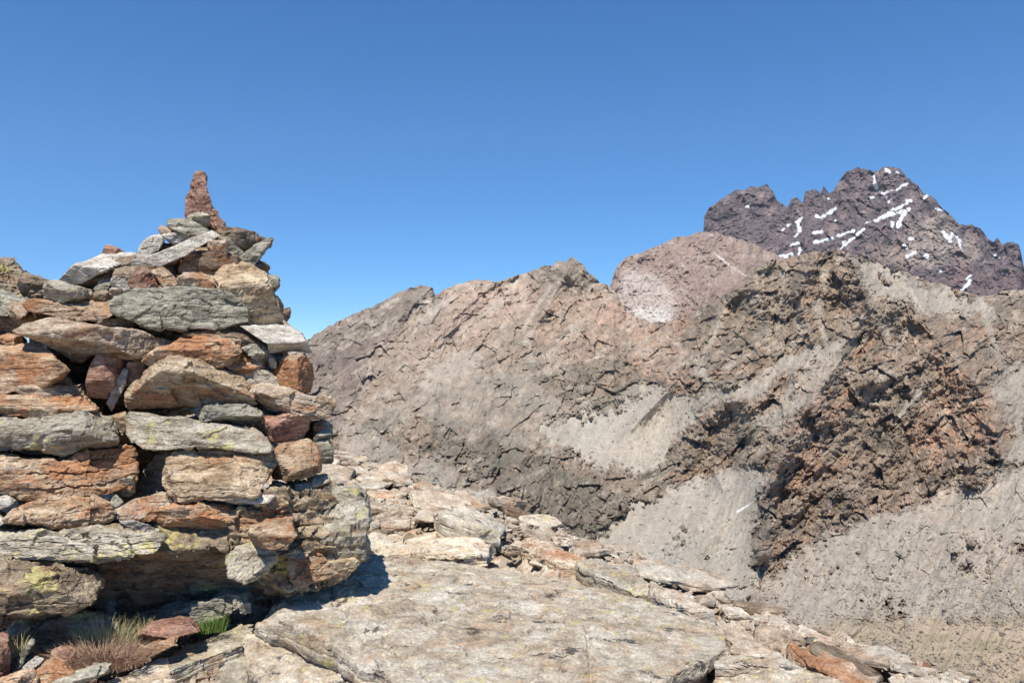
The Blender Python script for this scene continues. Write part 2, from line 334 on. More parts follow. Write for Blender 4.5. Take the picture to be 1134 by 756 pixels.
CHUTE = [([(872,296),(866,325),(858,366)],2),([(966,325),(978,360),(985,385)],2),([(935,378),(894,397),(850,415),(802,440)],4),([(905,402),(868,440),(850,475)],3),([(800,345),(785,385),(770,410)],2),([(915,300),(905,340),(912,372)],1.5),([(740,372),(770,400),(800,440)],2),([(1010,360),(985,400),(940,420)],2),([(560,330),(520,360),(470,400)],2),([(610,320),(580,360),(590,400)],1.5),([(430,350),(410,400),(400,440)],1.5),([(500,330),(470,350),(440,400)],2),([(1030,400),(1015,440),(990,470)],1.5),([(690,450),(700,480),(690,520)],3),([(1090,350),(1110,400),(1130,430)],3)]
CREST_LINES = [([(636,286),(612,330),(590,370),(602,402)],60,18),([(550,311),(505,350),(462,400),(425,450)],60,20),([(737,357),(728,385),(715,410)],35,20),([(850,290),(802,340),(772,390),(742,430),(700,475)],75,20),([(940,278),(962,340),(930,400),(882,470),(852,540),(846,612)],85,22),([(1000,300),(1042,380),(1092,440),(1112,512)],75,22),([(450,440),(520,490),(602,560),(652,612)],50,18),([(478,318),(445,350),(415,390),(392,440)],55,16),([(900,282),(885,330),(900,380)],40,14),([(760,500),(790,520),(800,540)],30,12)]
BAND = [(690,478),(730,470),(790,440),(838,430),(868,400),(905,390)]
def along(X, Y, w, k):
    """rock structure laid along the face of a slope: k metres per step sideways and up, distance counts little"""
    return np.c_[(X-CX)*k, w[:,1]*0.12, -(Y-CY)*k]
def gully(w):
    q = warp(w, 190., 40., 91)
    g = np.c_[q[:,0]-0.45*q[:,2], q[:,1], q[:,2]*0.42]
    return fbm(g/105., 5, 93, 0.52, True)
def crag(w):
    q = warp(w, 140., 22., 101)
    return np.c_[q[:,0]*0.86+q[:,2]*0.5, q[:,1], (q[:,2]*0.86-q[:,0]*0.5)*1.25]
def col_hill(X, Y, w):
    w = along(X, Y, w, 1.2)
    n = 2.2*fbm(w/170., 4, 63, 0.6); n2 = 2.0*fbm(w*C(1,1,1.2)/40., 5, 69, 0.68); n3 = 2.0*fbm(w/11., 4, 71, 0.75)
    G = gully(w)
    c = np.tile(C(0.225,0.172,0.130), (len(X),1))
    c = lerp(c, C(0.125,0.112,0.088), 0.9*sstep(0.0,0.5,n2+0.3*n))
    c = lerp(c, C(0.31,0.255,0.205), sstep(0.15,0.7,-n2+0.3*n))
    far = sstep(470,380,Y)*sstep(760,640,X)
    dk = sstep(-6,8, polyd(X,Y,[(330,390),(345,372),(400,342),(470,312),(484,322),(452,350),(422,388),(398,432),(374,474),(330,470)])+14*n+9*n2)
    c = lerp(c, C(0.31,0.25,0.205)*(1+0.25*n2[:,None]), 0.3*far)
    wob = 15*n+14*n2+9*n3
    c = lerp(c, C(0.175,0.135,0.118)*(1+0.4*n2[:,None]), 0.8*dk)
    for poly, a in PINK: c = lerp(c, C(0.40,0.29,0.235)*(1+0.15*n2[:,None]), 0.8*a*sstep(-16,22, polyd(X,Y,poly)+wob))
    for poly, a in DARK: c = lerp(c, C(0.145,0.130,0.102)*(1+0.45*n2[:,None]), 0.75*a*sstep(-9,13, polyd(X,Y,poly)+wob)*sstep(-0.9,-0.1,n2))
    for poly, a in RUST: c = lerp(c, C(0.32,0.195,0.135)*(1+0.3*n3[:,None]), 0.75*a*sstep(-16,16, polyd(X,Y,poly)+wob)*sstep(-0.5,0.3,n3+0.4*n2))
    ns = 2*fbm(crag(w)*C(1,1,2.2)/60., 4, 73, 0.65)
    c = lerp(c, C(0.33,0.20,0.135), 0.55*sstep(0.15,0.6,ns)*(0.25+0.75*sstep(640,760,X)))
    c = lerp(c, C(0.40,0.345,0.29), 0.6*sstep(0.3,0.7,-ns))
    # pale debris caught on the ledges and pale bedding bands in the crags
    lg = 2*fbm(np.c_[w[:,0]*0.86+w[:,2]*0.5, w[:,1], (w[:,2]*0.86-w[:,0]*0.5)*3.0]/32., 5, 75, 0.7)
    c = lerp(c, C(0.34,0.29,0.24), 0.75*sstep(0.22,0.5,lg)); c = lerp(c, c*0.62, sstep(0.3,0.6,-lg))
    sc = np.zeros(len(X))
    for poly, a in SCREE: sc = np.maximum(sc, a*sstep(-6,6, polyd(X,Y,poly)+wob*1.1))
    sc = sc*np.clip(1-0.8*sstep(0.55,0.9,n2+0.5*n3), 0, 1)
    # gravel lies in the beds of the gullies
    qa, qb = np.quantile(G, (0.07, 0.15)); dep = sstep(qb, qa, G+0.10*n2+0.06*n3)
    for pts, r_ in CHUTE: sc = np.maximum(sc, 0.62*sstep(-4,4, r_-lined(X,Y,pts)+7.0*n2+4.0*n3))
    sc = np.maximum(sc, 0.7*sstep(-4,6, 5-lined(X,Y,BAND)+wob*0.6))
    # blocky outcrops poking out of the gravel
    pk = 2*fbm(w/24., 4, 77, 0.7)
    low = sstep(560,640,Y)*sstep(800,860,X)
    sc = sc*(1-0.85*low*sstep(0.45,0.75, pk+0.3*sstep(0.1,.5,n)))
    st = 2*fbm(np.c_[w[:,0]-0.45*w[:,2], w[:,1]*0.12, w[:,2]*0.12]/11., 4, 79, 0.6)
    scc = C(0.268,0.243,0.210)*(1+0.10*n[:,None]+0.07*n3[:,None]+0.20*st[:,None])
    scc = lerp(scc, C(0.285,0.243,0.20), 0.5*sstep(0,0.7,n))
    sp = facet(w/2.6, 15)[2]
    scc = scc*(1+0.40*(sp[:,None]-0.5)*(0.5+0.8*sstep(-0.2,0.6,n2)[:,None]))
    c = lerp(c, scc, sc)
    c = c*(1+(0.10+0.30*(1-sc))[:,None]*n3[:,None])
    vf = sstep(-8,10, polyd(X,Y,[(850,700),(920,690),(1000,686),(1145,680),(1145,770),(820,770)])+10*n2)
    sc = np.maximum(sc, vf*0.9); c = lerp(c, C(0.285,0.225,0.165)*(1+0.08*n3[:,None]), 0.85*vf)
    gr = sstep(-0.1,0.4,2*fbm(w*C(.35,1,1.4)/26.,4,97,.6))
    c = lerp(c, C(0.19,0.165,0.105), 0.65*gr*vf)
    m = sstep(-0.6,0.6, 0.5-lined(X,Y,[(817,566),(824,562),(831,557)])+2.0*n3)
    c = lerp(c, C(0.66,0.66,0.66), m)
    rock = np.clip(1-sc*1.08, 0.04, 1)
    rock = rock*(1-0.2*low)
    col_hill.sc = sc
    return np.clip(c*C(1.24,1.23,1.17), 0.02, 0.9), rock
def rel_hill(w, rock, X, Y):
    w = along(X, Y, w, 1.2); w0 = w
    s = 0.3+0.7*rock
    d = 30*(fbm(w/330., 2, 83, 0.5, True)-.4)*s+62*(gully(w)-0.4)*s
    for pts, A, sg in CREST_LINES: d = d+A*np.exp(-lined(X, Y, pts)/sg*(1+0.0*X))*(1+0.5*fbm(w/60.,2,95))
    k = crag(w0)
    d = d+22*(fbm(k/75., 5, 85, 0.6, True)-.4)*rock
    v, e, _ = facet(k/32., 11); d = d+19*v*rock
    v, e, _ = facet(k/13., 12); d = d+10*v*rock
    v, e, _ = facet(w/5.2, 13); d = d+(4.2*rock+0.25)*v
    d = d+8.0*(fbm(w/26., 4, 87, 0.66, True)-.4)*rock*(0.5+0.5*sstep(-.3,.3,fbm(w/90.,2,88)*2))+3.5*fbm(w/7., 3, 89, 0.7)*rock
    return d
mt_far = land_mat('peak_rock', 0.035, 22.0, 0.45)
mt_mid = land_mat('ridge_rock', 0.07, 10.0, 0.35)
mt_hill = land_mat('hillside_rock', 0.22, 3.0, 0.55)
hill('mountain_peak', 'dark purple jagged mountain peak streaked with snow', PEAK, 400, [(780,250,4100),(950,186,4500),(1134,290,4000),(850,300,3600),(1000,300,3500),(950,250,3950),(870,240,4300),(700,330,4000),(1400,420,4200),(900,400,2900),(1134,400,2900),(1400,400,3300),(700,400,3000)], (700,1400), col_peak, rel_peak, mt_far, 260, 1.5, 3.3)
hill('mountain_ridge', 'pinkish bare ridge with pale scree in front of the peak', RIDGE, 400, [(680,300,2500),(780,257,2700),(880,290,2700),(740,330,2300),(700,360,2150),(820,320,2250),(900,400,1900),(640,400,2100),(1000,380,2300)], (640,1000), col_ridge, rel_ridge, mt_mid, 170, 1.5, 7.7)
hill('mountain_hillside', 'brown craggy mountainside with grey scree bowl', HILL, 880, HC, (-400,1480), col_hill, rel_hill, mt_hill, 560, 2.0, 1.1)

def scree_blocks():
    """loose blocks lying on the gravel: tiny in the picture, metres across in the place"""
    rng = np.random.RandomState(3); sc = col_hill.sc
    X, Y = hill.px, hill.py
    cl = 2*fbm(hill.pts/45., 3, 201, 0.6)
    D = hill.pts[:,1]
    wgt = (sc > .35)*(X > 340)*(X < 1150)*(Y < 770)*(np.exp(2.2*cl)+.15)*(0.3+1.6*sstep(560,700,Y)*sstep(760,840,X))
    wgt = wgt*(np.abs(np.gradient(D)) < 1e9)
    idx = rng.choice(len(X), 9000, replace=False, p=wgt/wgt.sum())
    cube = np.array([(-1,-1,-1),(1,-1,-1),(1,1,-1),(-1,1,-1),(-1,-1,1),(1,-1,1),(1,1,1),(-1,1,1)], float)
    fq = np.array([(0,3,2,1),(4,5,6,7),(0,1,5,4),(1,2,6,5),(2,3,7,6),(3,0,4,7)])
    s = np.exp(rng.normal(-.3, .5, len(idx)))*D[idx]/800.; s = np.minimum(s, 3.2)
    V = cube[None]*rng.uniform(.45,1.0,(len(idx),8,3))*(s[:,None]*rng.uniform(.5,1.2,(len(idx),3)))[:,None,:]
    a = rng.uniform(0,6.28,len(idx)); ca, sa = np.cos(a)[:,None], np.sin(a)[:,None]
    V = np.stack([V[:,:,0]*ca-V[:,:,1]*sa, V[:,:,0]*sa+V[:,:,1]*ca, V[:,:,2]], -1)+hill.pts[idx][:,None,:]
    tone = rng.uniform(.45,1.5,(len(idx),1))*np.array([.31,.265,.215]); tone = np.repeat(tone, 8, 0)
    f = (np.arange(len(idx))[:,None,None]*8+fq[None]).reshape(-1,4)
    o = mesh_obj('scree_boulders', V.reshape(-1,3), f, mt_hill, col=tone)
    tag(o, 'loose grey boulders strewn over the scree slopes of the mountainside', 'boulders', kind='stuff')
scree_blocks()
# ------------------------------------------------------------------ rock builder
_cs = {}
def cube_dirs(n):
    if n in _cs: return _cs[n]
    t = np.linspace(-1, 1, n+1); t = np.sign(t)*np.abs(t)**0.9
    a, b = np.meshgrid(t, t, indexing='ij'); o = np.ones_like(a); vs = []; fs = []; base = 0
    g = (np.arange(n)[:,None]*(n+1)+np.arange(n)[None,:]).ravel()
    for ax in range(3):
        for s in (-1, 1):
            p = [None]*3; p[ax] = o*s; p[(ax+1)%3] = a; p[(ax+2)%3] = b
            vs.append(np.stack(p, -1).reshape(-1,3))
            q = np.c_[g, g+n+1, g+n+2, g+1]
            if s < 0: q = q[:,::-1]
            fs.append(q+base); base += (n+1)**2
    v = np.concatenate(vs); f = np.concatenate(fs)
    _, idx, inv = np.unique(np.round(v*1e5).astype(np.int64), axis=0, return_index=True, return_inverse=True)
    _cs[n] = (v[idx], inv.ravel()[f]); return _cs[n]
def normals(v, f):
    n = np.cross(v[f[:,2]]-v[f[:,0]], v[f[:,3]]-v[f[:,1]]); out = np.zeros_like(v)
    for k in range(4):
        for c in range(3): out[:,c] += np.bincount(f[:,k], n[:,c], len(v))
    return out/(np.linalg.norm(out, axis=1, keepdims=True)+1e-12)
def polyrad(d, poly):
    """ray parameter at which direction d (u,v) leaves the polygon"""
    p = np.asarray(poly, float); q = np.roll(p, -1, 0); best = np.full(len(d), 1e9)
    for a, b in zip(p, q):
        e = b-a; den = d[:,0]*e[1]-d[:,1]*e[0]
        den = np.where(np.abs(den) < 1e-12, 1e-12, den)
        t = (a[0]*e[1]-a[1]*e[0])/den; s = (a[0]*d[:,1]-a[1]*d[:,0])/den
        ok = (t > 1e-6) & (s >= -1e-4) & (s <= 1.0001)
        best = np.where(ok & (t < best), t, best)
    return best
def centroid(poly):
    p = np.asarray(poly, float); q = np.roll(p, -1, 0); c = p[:,0]*q[:,1]-q[:,0]*p[:,1]
    return np.array([((p[:,0]+q[:,0])*c).sum(), ((p[:,1]+q[:,1])*c).sum()])/(3*c.sum())
def rock(poly, h, planes, n, seed, size, layer=0.02, amp=0.012, chip=0.05, dip=0.0, taper=0.25, bed=None, sharp=60, chips=9):
    """poly in (u,v); axis w from -h (seen) to h; returns vertices (u,v,w) and quads"""
    rng = np.random.RandomState(seed)
    P0 = np.asarray(poly, float)
    hu = (P0[:,0].max()-P0[:,0].min())/2; hv = (P0[:,1].max()-P0[:,1].min())/2
    d0, f = cube_dirs(n); d = d0*np.array([hu, hv, h])
    rs = [polyrad(d[:,:2], P0)]
    pl = list(planes)+[((rng.uniform(-.15,.15), rng.uniform(-.15,.15), 1), h)]
    for k in range(chips):
        u = rng.normal(size=3)*np.array([1/hu, 1/hv, 0.9/h]); u[2] = -abs(u[2])*(1 if k < chips*0.7 else -1)
        u /= np.linalg.norm(u)
        s0 = (P0@u[:2]).max()
        pl.append((u, s0*0.97+rng.uniform(0.05, 0.7)*abs(u[2])*h))
    for nn, dist in pl:
        nn = np.asarray(nn, float); L = np.linalg.norm(nn); den = d@(nn/L)
        rs.append(np.where(den > 1e-9, dist/np.maximum(den, 1e-9)/1.0, 1e9))
    Rm = np.minimum(np.array(rs), 1e6)
    mn = Rm.min(0); r = mn*((mn/Rm)**sharp).sum(0)**(-1/sharp)
    v = d*r[:,None]
    back = np.clip(v[:,2]/h, 0, 1); v[:,:2] *= (1-taper*back**2)[:,None]
    so = rng.uniform(0, 50, 3)
    nrm = normals(v, f)
    s = min(size, 0.5)
    fv, e, _ = facet(v/(0.30*s)+so, seed%97); v2 = v+nrm*(chip*0.32*s*fv/0.6)[:,None]
    fv, e, _ = facet(v/(0.10*s)*C(1,1.6,1)+so, seed%89); v2 = v2+nrm*(chip*0.11*s*fv/0.6)[:,None]
    # bedding: ledges and open seams along the foliation
    ax = np.array([math.sin(R(dip)), math.cos(R(dip)), 0.12]) if bed is None else np.asarray(bed, float)
    ax = ax/np.linalg.norm(ax)
    b = (v@ax)/layer+1.1*fbm(v*C(1,1,1)*2.2/s*0.5+so, 3, 7)+0.25*fbm(v/0.03+so, 2, 8)
    L = np.floor(b); fr = b-L
    hs = lambda q: ((_h(q.astype(np.int64), q.astype(np.int64)*0+seed, q.astype(np.int64)*0, 3) & 1023)/1023.)
    off = hs(L)+(hs(L+1)-hs(L))*sstep(0.8, 1.0, fr)
    out = nrm-ax*(nrm@ax)[:,None]
    v2 = v2+out*(amp*(off-0.55)-amp*0.55*sstep(0.82,0.93,fr)*sstep(1.0,0.95,fr))[:,None]*(0.4+0.6*sstep(-.3,.3,fbm(v/(0.35*s)+so,2,11)*2))[:,None]
    v2 = v2+nrm*(0.10*s*0.16*fbm(v/(0.22*s)+so, 5, 13, 0.6)+0.004*fbm(v/0.02+so, 3, 15, 0.6))[:,None]
    return v2, f

MATS = dict(
 grey=rock_mat('grey_green_schist', (0.28,0.265,0.21), (0.41,0.38,0.30), (0.14,0.135,0.10), (0.22,0.17,0.10), 0.35, 0.25, 0.5),
 tan=rock_mat('tan_gneiss', (0.40,0.31,0.22), (0.52,0.43,0.33), (0.22,0.145,0.085), (0.36,0.16,0.07), 0.65, 0.3, 0.35),
 ochre=rock_mat('ochre_schist', (0.37,0.275,0.18), (0.49,0.40,0.28), (0.19,0.13,0.075), (0.36,0.18,0.10), 0.55, 0.5, 0.5),
 orange=rock_mat('orange_gneiss', (0.41,0.28,0.175), (0.52,0.41,0.29), (0.22,0.13,0.075), (0.40,0.175,0.075), 0.85, 0.05, 0.3),
 red=rock_mat('red_iron_stained_rock', (0.29,0.165,0.12), (0.40,0.26,0.19), (0.15,0.085,0.065), (0.33,0.13,0.08), 0.5, 0.0, 0.3),
 pale=rock_mat('pale_grey_schist', (0.42,0.385,0.33), (0.52,0.48,0.42), (0.28,0.25,0.205), (0.40,0.33,0.25), 0.3, 0.1, 0.15),
 brown=rock_mat('brown_schist', (0.20,0.145,0.10), (0.31,0.24,0.17), (0.09,0.065,0.045), (0.26,0.12,0.06), 0.5, 0.15, 0.5),
 lichen=rock_mat('lichened_schist', (0.36,0.32,0.245), (0.47,0.43,0.35), (0.21,0.17,0.12), (0.34,0.22,0.13), 0.5, 0.95, 0.7),
 dark=rock_mat('dark_weathered_schist', (0.26,0.20,0.135), (0.37,0.30,0.21), (0.10,0.08,0.055), (0.30,0.17,0.09), 0.6, 1.0, 1.0, ys=6),
 slab=rock_mat('foreground_gneiss', (0.475,0.405,0.31), (0.57,0.52,0.43), (0.34,0.27,0.195), (0.50,0.35,0.23), 0.55, 0.85, 1.0, flat=0.35, blot=2.2, stretch=1.3, bs=8, ys=13),
 path=rock_mat('slope_flake_rock', (0.42,0.34,0.255), (0.50,0.45,0.37), (0.24,0.18,0.13), (0.42,0.27,0.18), 0.6, 0.15, 0.45, flat=0.5),
)
for k in ('pale',): pass

GRP = 'stones stacked in the cairn'
_seed = [100]
def stone(name, label, poly, Y, T, mat, r=0.6, top=62, under=12, side=None, sang=55, dip=0.0, lean=0.0, layer=0.022, amp=0.010, chip=0.08, group=GRP, cat='stone', sharp=60, chips=9):
    """a stone facing the camera: outline (photo pixels) unprojected at its own distance Y, T metres thick.
    r: height (0..1) of the edge between its top face and its front; under: how far the front cuts back underneath"""
    _seed[0] += 7; seed = _seed[0]
    W = np.array([P(x, y, Y) for x, y in poly]); uv = W[:,[0,2]]; c = centroid(uv); uv = (uv-c)*(1.0+0.007/max(np.ptp(uv[:,1]), .03))
    hu = np.ptp(uv[:,0])/2; hv = np.ptp(uv[:,1])/2; h = T/2
    rng = np.random.RandomState(seed)
    zr = uv[:,1].min()+r*2*hv
    ta = min(R(top), math.atan2(1.15*h, max((1-r)*2*hv, 1e-3))); ur = min(R(under), math.atan2(1.1*h, max(r*2*hv, 1e-3)))
    q = np.array([0, zr, -h*1.0])
    def mk(nn, qq):
        nn = np.array(nn)/np.linalg.norm(nn); d = nn@qq
        return (nn, max(d, 0.12*h+0.12*hv))
    pl = [mk((rng.uniform(-.12,.12), math.sin(ta), -math.cos(ta)), q), mk((rng.uniform(-.15,.15), -math.sin(ur), -math.cos(ur)), q)]
    if side is not None:
        us = uv[:,0].min()+abs(side)*2*hu; sg = 1 if side > 0 else -1
        dv = (uv[:,0].max()-us) if side > 0 else (us-uv[:,0].min())
        sang = math.degrees(min(R(sang), math.atan2(1.15*h, max(dv, 1e-3))))
        pl.append(mk((sg*math.sin(R(sang)), 0.05, -math.cos(R(sang))), np.array([us, 0, -h])))
    px = 2*max(hu, hv)*F/Y
    n = int(min(max(px/2.6, 12), 60)); size = 2*math.sqrt(hu*hv)*1.2
    v, f = rock(uv, h, pl, n, seed, size, layer, amp*min(1, size/0.25), chip, dip, sharp=sharp, chips=chips)
    v[:,2] += 0.25*h
    w = np.stack([v[:,0]+c[0]+v[:,2]*0.9*c[0]/Y, v[:,2]+Y+lean*v[:,1], v[:,1]+c[1]+v[:,2]*0.6*c[1]/Y], -1)
    f = f[:, ::-1]
    loc = np.array([w[:,0].mean(), w[:,1].mean(), w[:,2].min()])
    o = mesh_obj(name, w-loc, f, MATS[mat], tuple(loc))
    return tag(o, label, cat, group)
def flat_rock(name, label, poly, z, T, mat, Yoff=0, tilt=(0,0), layer=0.02, amp=0.012, group=None, cat='rock slab', nmax=90, chips=4, under=35, kind=None, rough=0.05):
    """a slab lying on the ground: outline of its upper face unprojected on the (tilted) plane z at its distance"""
    _seed[0] += 7; seed = _seed[0]
    pts = []; rng0 = np.random.RandomState(seed+1)
    for x, y in poly:
        a = (x-CX)/F; b = -(y-CY)/F            # ray (a,1,b); plane: zz = z + tilt.x*X + tilt.y*(Y-3)
        Y = (z-3*tilt[1])/(b-tilt[0]*a-tilt[1]); pts.append((a*Y, Y))
    uv = np.array(pts); c = centroid(uv); uv = uv-c
    out = []
    for k in range(len(uv)):                      # broken, not straight, edges
        a, b = uv[k], uv[(k+1)%len(uv)]; L = np.linalg.norm(b-a); m = max(1, int(L/0.05)); nv = np.array([b[1]-a[1], a[0]-b[0]])/max(L,1e-6)
        for j in range(m):
            out.append(a+(b-a)*j/m+nv*rng0.normal(0, .011)*(1 if j else .5))
    uv = np.array(out)
    if (np.roll(uv,-1,0)[:,1]*uv[:,0]-np.roll(uv,-1,0)[:,0]*uv[:,1]).sum() < 0: uv = uv[::-1]
    hu = np.ptp(uv[:,0])/2; hv = np.ptp(uv[:,1])/2; h = T/2
    rng = np.random.RandomState(seed)
    pl = [((rng.uniform(-.04,.04), rng.uniform(-.04,.04), -1), h)]
    n = int(min(max(2*max(hu,hv)*F/(c[1])/3.0, 14), nmax))
    size = 2*math.sqrt(hu*hv)
    v, f = rock(uv, h, pl, n, seed, min(size, 0.55), layer, amp, 0.05*(rough/0.05), 0, taper=0.12, bed=(0.05,0.05,1), sharp=60, chips=chips)
    # the upper face breaks away in thin shelves and is crossed by joints
    top = sstep(-0.3*h, -0.8*h, v[:,2]); g = fbm(v*C(1,1.6,0)/0.42+seed, 5, 41, 0.55)*6.0
    gl = np.floor(g); step = gl+sstep(0.86, 1.0, g-gl)
    e = facet(v*C(1,1.3,0)/0.55+seed*.37, 43)[1]; e2 = facet(warp(v, .1, .05, 9)*C(1,2.6,0)/0.16+seed*.7, 45)[1]
    v[:,2] -= top*(0.0065*step-0.012*sstep(0.022,0.0,e)-0.004*sstep(.05,0,e2))*min(1.0, size/0.5)
    X = v[:,0]+c[0]; Y = v[:,1]+c[1]; Z = z+tilt[0]*X+tilt[1]*(Y-3)-(v[:,2]+h)
    w = np.stack([X, Y, Z], -1); f = f[:, ::-1]
    loc = np.array([w[:,0].mean(), w[:,1].mean(), w[:,2].min()])
    o = mesh_obj(name, w-loc, f, MATS[mat], tuple(loc))
    return tag(o, label, cat, group, kind)
# ------------------------------------------------------------------ the cairn, stone by stone
st = stone
st('standing_stone','red pointed stone standing upright on top of the cairn',[(205,243),(205.5,220),(210.6,208),(216,189),(221,187),(226.5,194),(229,208),(235,229),(242,239),(248.7,241),(248.7,250),(235,254),(225,250),(214,247)],3.30,.10,'red',r=.6,top=20,under=3,side=-.45,sang=35,dip=80,layer=.03,chips=4,lean=0.05)
st('cairn_stone','yellowish grey block wedged against the foot of the red pointed stone',[(207.5,241),(216,235.5),(229,237),(233,242),(230,251.5),(219,251)],3.20,.10,'lichen',r=.8,under=0)
st('cairn_stone','small grey lumpy stone below and left of the red pointed stone',[(187.6,243.5),(203.5,241.6),(216,246.7),(230,255),(229,262),(216,261),(197,258.5),(187.6,253)],3.17,.16,'grey',r=.5,under=10)
st('cairn_stone','tiny tan chip at the upper left edge of the cairn summit',[(176,254),(178,250),(186,253),(193,258),(191,263),(180,261)],3.2,.12,'tan')
st('cairn_stone','white plate behind the upper end of the long white slab',[(181,261),(200,257),(213,259.4),(220,262),(205,272),(194,272)],3.16,.14,'pale',r=.15,top=38)
st('cairn_slab','long narrow white slab leaning diagonally across the cairn summit',[(161,288),(163,284),(171.7,281.6),(192.4,273),(222.5,259),(244.8,251),(250.8,252),(249.5,258),(229,268),(206.7,282),(179.7,294.3),(169.4,297.5)],3.04,.06,'pale',r=.35,top=35,under=5,dip=-30,layer=.02,amp=.003,chip=.02,chips=2)
st('cairn_stone','white knobbly lump on the left shoulder of the summit',[(154,275),(162,264),(177,259.4),(181,266),(176,276),(164,284),(155,281)],3.12,.14,'pale',r=.4,top=40)
st('cairn_stone','pale squarish block right below the long white slab',[(229,267.3),(251,266.5),(252,278.4),(249.5,291),(243,293),(232,284)],3.06,.13,'tan',r=.85,under=6,side=.78,sang=60,layer=.03,amp=.004)
st('cairn_stone','thin tan stone tucked under the middle of the long white slab',[(204,286),(219,275),(231,274.4),(233,287),(215,290)],3.12,.16,'tan',r=.5)
st('cairn_slab','dark plate sloping down to the right below the summit',[(235,263),(251,263),(261,272),(272,283),(270,296),(252,296),(249,272)],3.2,.09,'grey',r=.9,under=20,side=.2,sang=35,dip=35)
st('cairn_slab','grey spike of slab pointing up and out on the right of the summit',[(266,284),(282.9,272),(298.7,263),(302,265.7),(292.4,280),(280,296),(267,294)],3.16,.09,'grey',r=.7,top=40,under=5,dip=-42,chips=2)
st('cairn_stone','little red stone lying on the pale tilted slab on the left shoulder',[(113,282),(118,271.7),(125,273),(138,280),(126,284)],3.3,.11,'red')
st('cairn_slab','large tilted slab with pale top forming the left shoulder',[(64,314),(86,293),(113,280),(140,279),(152,279),(150,286),(128,296),(108,306),(82,319)],3.12,.36,'pale',r=.55,top=80,under=35,dip=-25,lean=.3,chips=3)
st('cairn_slab','brown slab lying under the pale tilted slab on the left shoulder',[(98,306),(113,297),(131.4,286.3),(152,281),(146,292),(129,300),(107.6,316)],3.08,.22,'brown',r=.8,under=22,dip=-28)
st('cairn_slab','dark brown wedge at the lower left end of the left shoulder slabs',[(80,318),(99.7,303.5),(107,305),(111,314),(108,323),(95,322)],3.12,.25,'brown',r=.9,under=30,dip=-28)
st('cairn_stone','small grey stone in the hollow right of the dark brown wedge',[(104,321),(110,311),(121,305),(128,308),(122,317),(118,323)],3.04,.12,'grey',r=.4)
st('cairn_stone','cluster like pale stone left of the maroon block',[(121,318),(127.5,303.5),(131.4,295),(142,295),(150,299.5),(144,309),(145,321),(126,321)],3.03,.16,'pale',r=.6,layer=.015,chip=.09)
st('cairn_stone','pinkish pale stone under the lower end of the long white slab',[(143,295),(151,282),(162,280),(165,289),(170,299),(160.5,300),(150,299)],3.08,.14,'pale',r=.5)
st('cairn_stone','maroon angular block under the foot of the long white slab',[(142,312),(151.3,297),(163,298),(172.4,304.8),(175,314),(171,321),(155,321.5),(144.7,318)],2.98,.14,'red',r=.75,under=8,side=.7,sang=40)
st('cairn_stone','tan brick shaped block tilted against the maroon block',[(167,300.8),(180.4,296.2),(190,304),(199,314),(197.6,320),(183,321),(174,308)],3.0,.13,'orange',r=.85,under=6,layer=.03)
st('cairn_stone','small brown stone at the left end of the grey green slab',[(104,334),(107,320),(118,320),(121,332),(119,336)],3.02,.14,'brown')
st('cairn_stone','small tan stone lying on the left end of the grey green slab',[(119,329),(123.5,319),(134,318),(151,323),(150,331),(125,335)],3.0,.16,'tan',r=.4,top=55)
st('cairn_stone','small pointed tan stone on top of the grey green slab',[(196,309),(203.8,303.7),(217,303),(228,309),(237,316),(235.6,322),(206.5,322)],2.99,.13,'tan',r=.7,under=8)
st('cairn_boulder','rust coloured boulder right of the tan brick shaped block',[(198,300),(201.8,288),(214,284.3),(230,286),(249,292),(258,304),(254,320),(240,320),(224,306),(205,304)],3.08,.3,'orange',r=.45,top=45,under=30,cat='boulder')
st('cairn_boulder','big round boulder overhanging the upper right of the cairn',[(240,304),(246,293),(259,290.5),(278,296),(295,306),(301,322),(310,345),(311,355),(299,361),(281,362),(258,358),(246,330)],3.02,.5,'ochre',r=.62,top=45,under=32,cat='boulder',layer=.035)
st('cairn_stone','grey knob sticking out behind the big round boulder',[(288,306),(299,304),(308,307.6),(309,317),(302,323.5),(290,318)],3.18,.16,'grey')
st('cairn_stone','lower rounded knob on the right edge behind the big round boulder',[(297,328),(307,328),(313.6,338),(312,346),(303,346)],3.18,.18,'ochre')
st('cairn_slab','wide grey green slab across the upper front of the cairn',[(124,338),(128,328),(150,321),(180,321),(215,320.5),(240,322),(255,329),(272,343),(271,356),(240,363),(200,365),(165,361),(145,352),(128,345)],2.90,.5,'grey',r=.85,top=70,under=14,chip=.08,layer=.045,amp=.006)
# left part, upper
st('cairn_slab','pale grey slab at the left edge of the cairn with the tilted slabs above it',[(50,318),(54,312),(66,312),(80.4,317),(104,322),(106,333),(84.7,334.5),(62,333),(50,330)],3.04,.4,'lichen',r=.55,top=55,under=30)
st('cairn_slab','tan flat slab with rusty spot under the pale grey slab',[(27,337),(32,332),(55,332),(80,333.5),(104,332.5),(128,335),(131,339),(119,351),(108,355),(85,354),(62,349),(33,344)],2.96,.42,'orange',r=.88,top=75,under=10,layer=.02)
st('cairn_stone','thin dark layered stone under the left end of the grey green slab',[(105,356),(122,349),(140,354),(150,362),(146,367),(125,366),(108,362)],2.98,.3,'brown',r=.7)
st('cairn_slab','big keel shaped slab with sunlit white top on the left front',[(23,367),(30.4,360),(53,354),(75.4,355.5),(96.6,359.5),(119,364),(150,366.5),(169.5,373),(193,378.5),(184,386),(163,394),(139,399),(111,392),(103,393),(90,402),(84.7,402),(74,392),(53,380),(31.7,372)],2.84,.46,'tan',r=.82,top=66,under=14,side=.55,sang=42,layer=.05,amp=.004,chip=.04,chips=3)
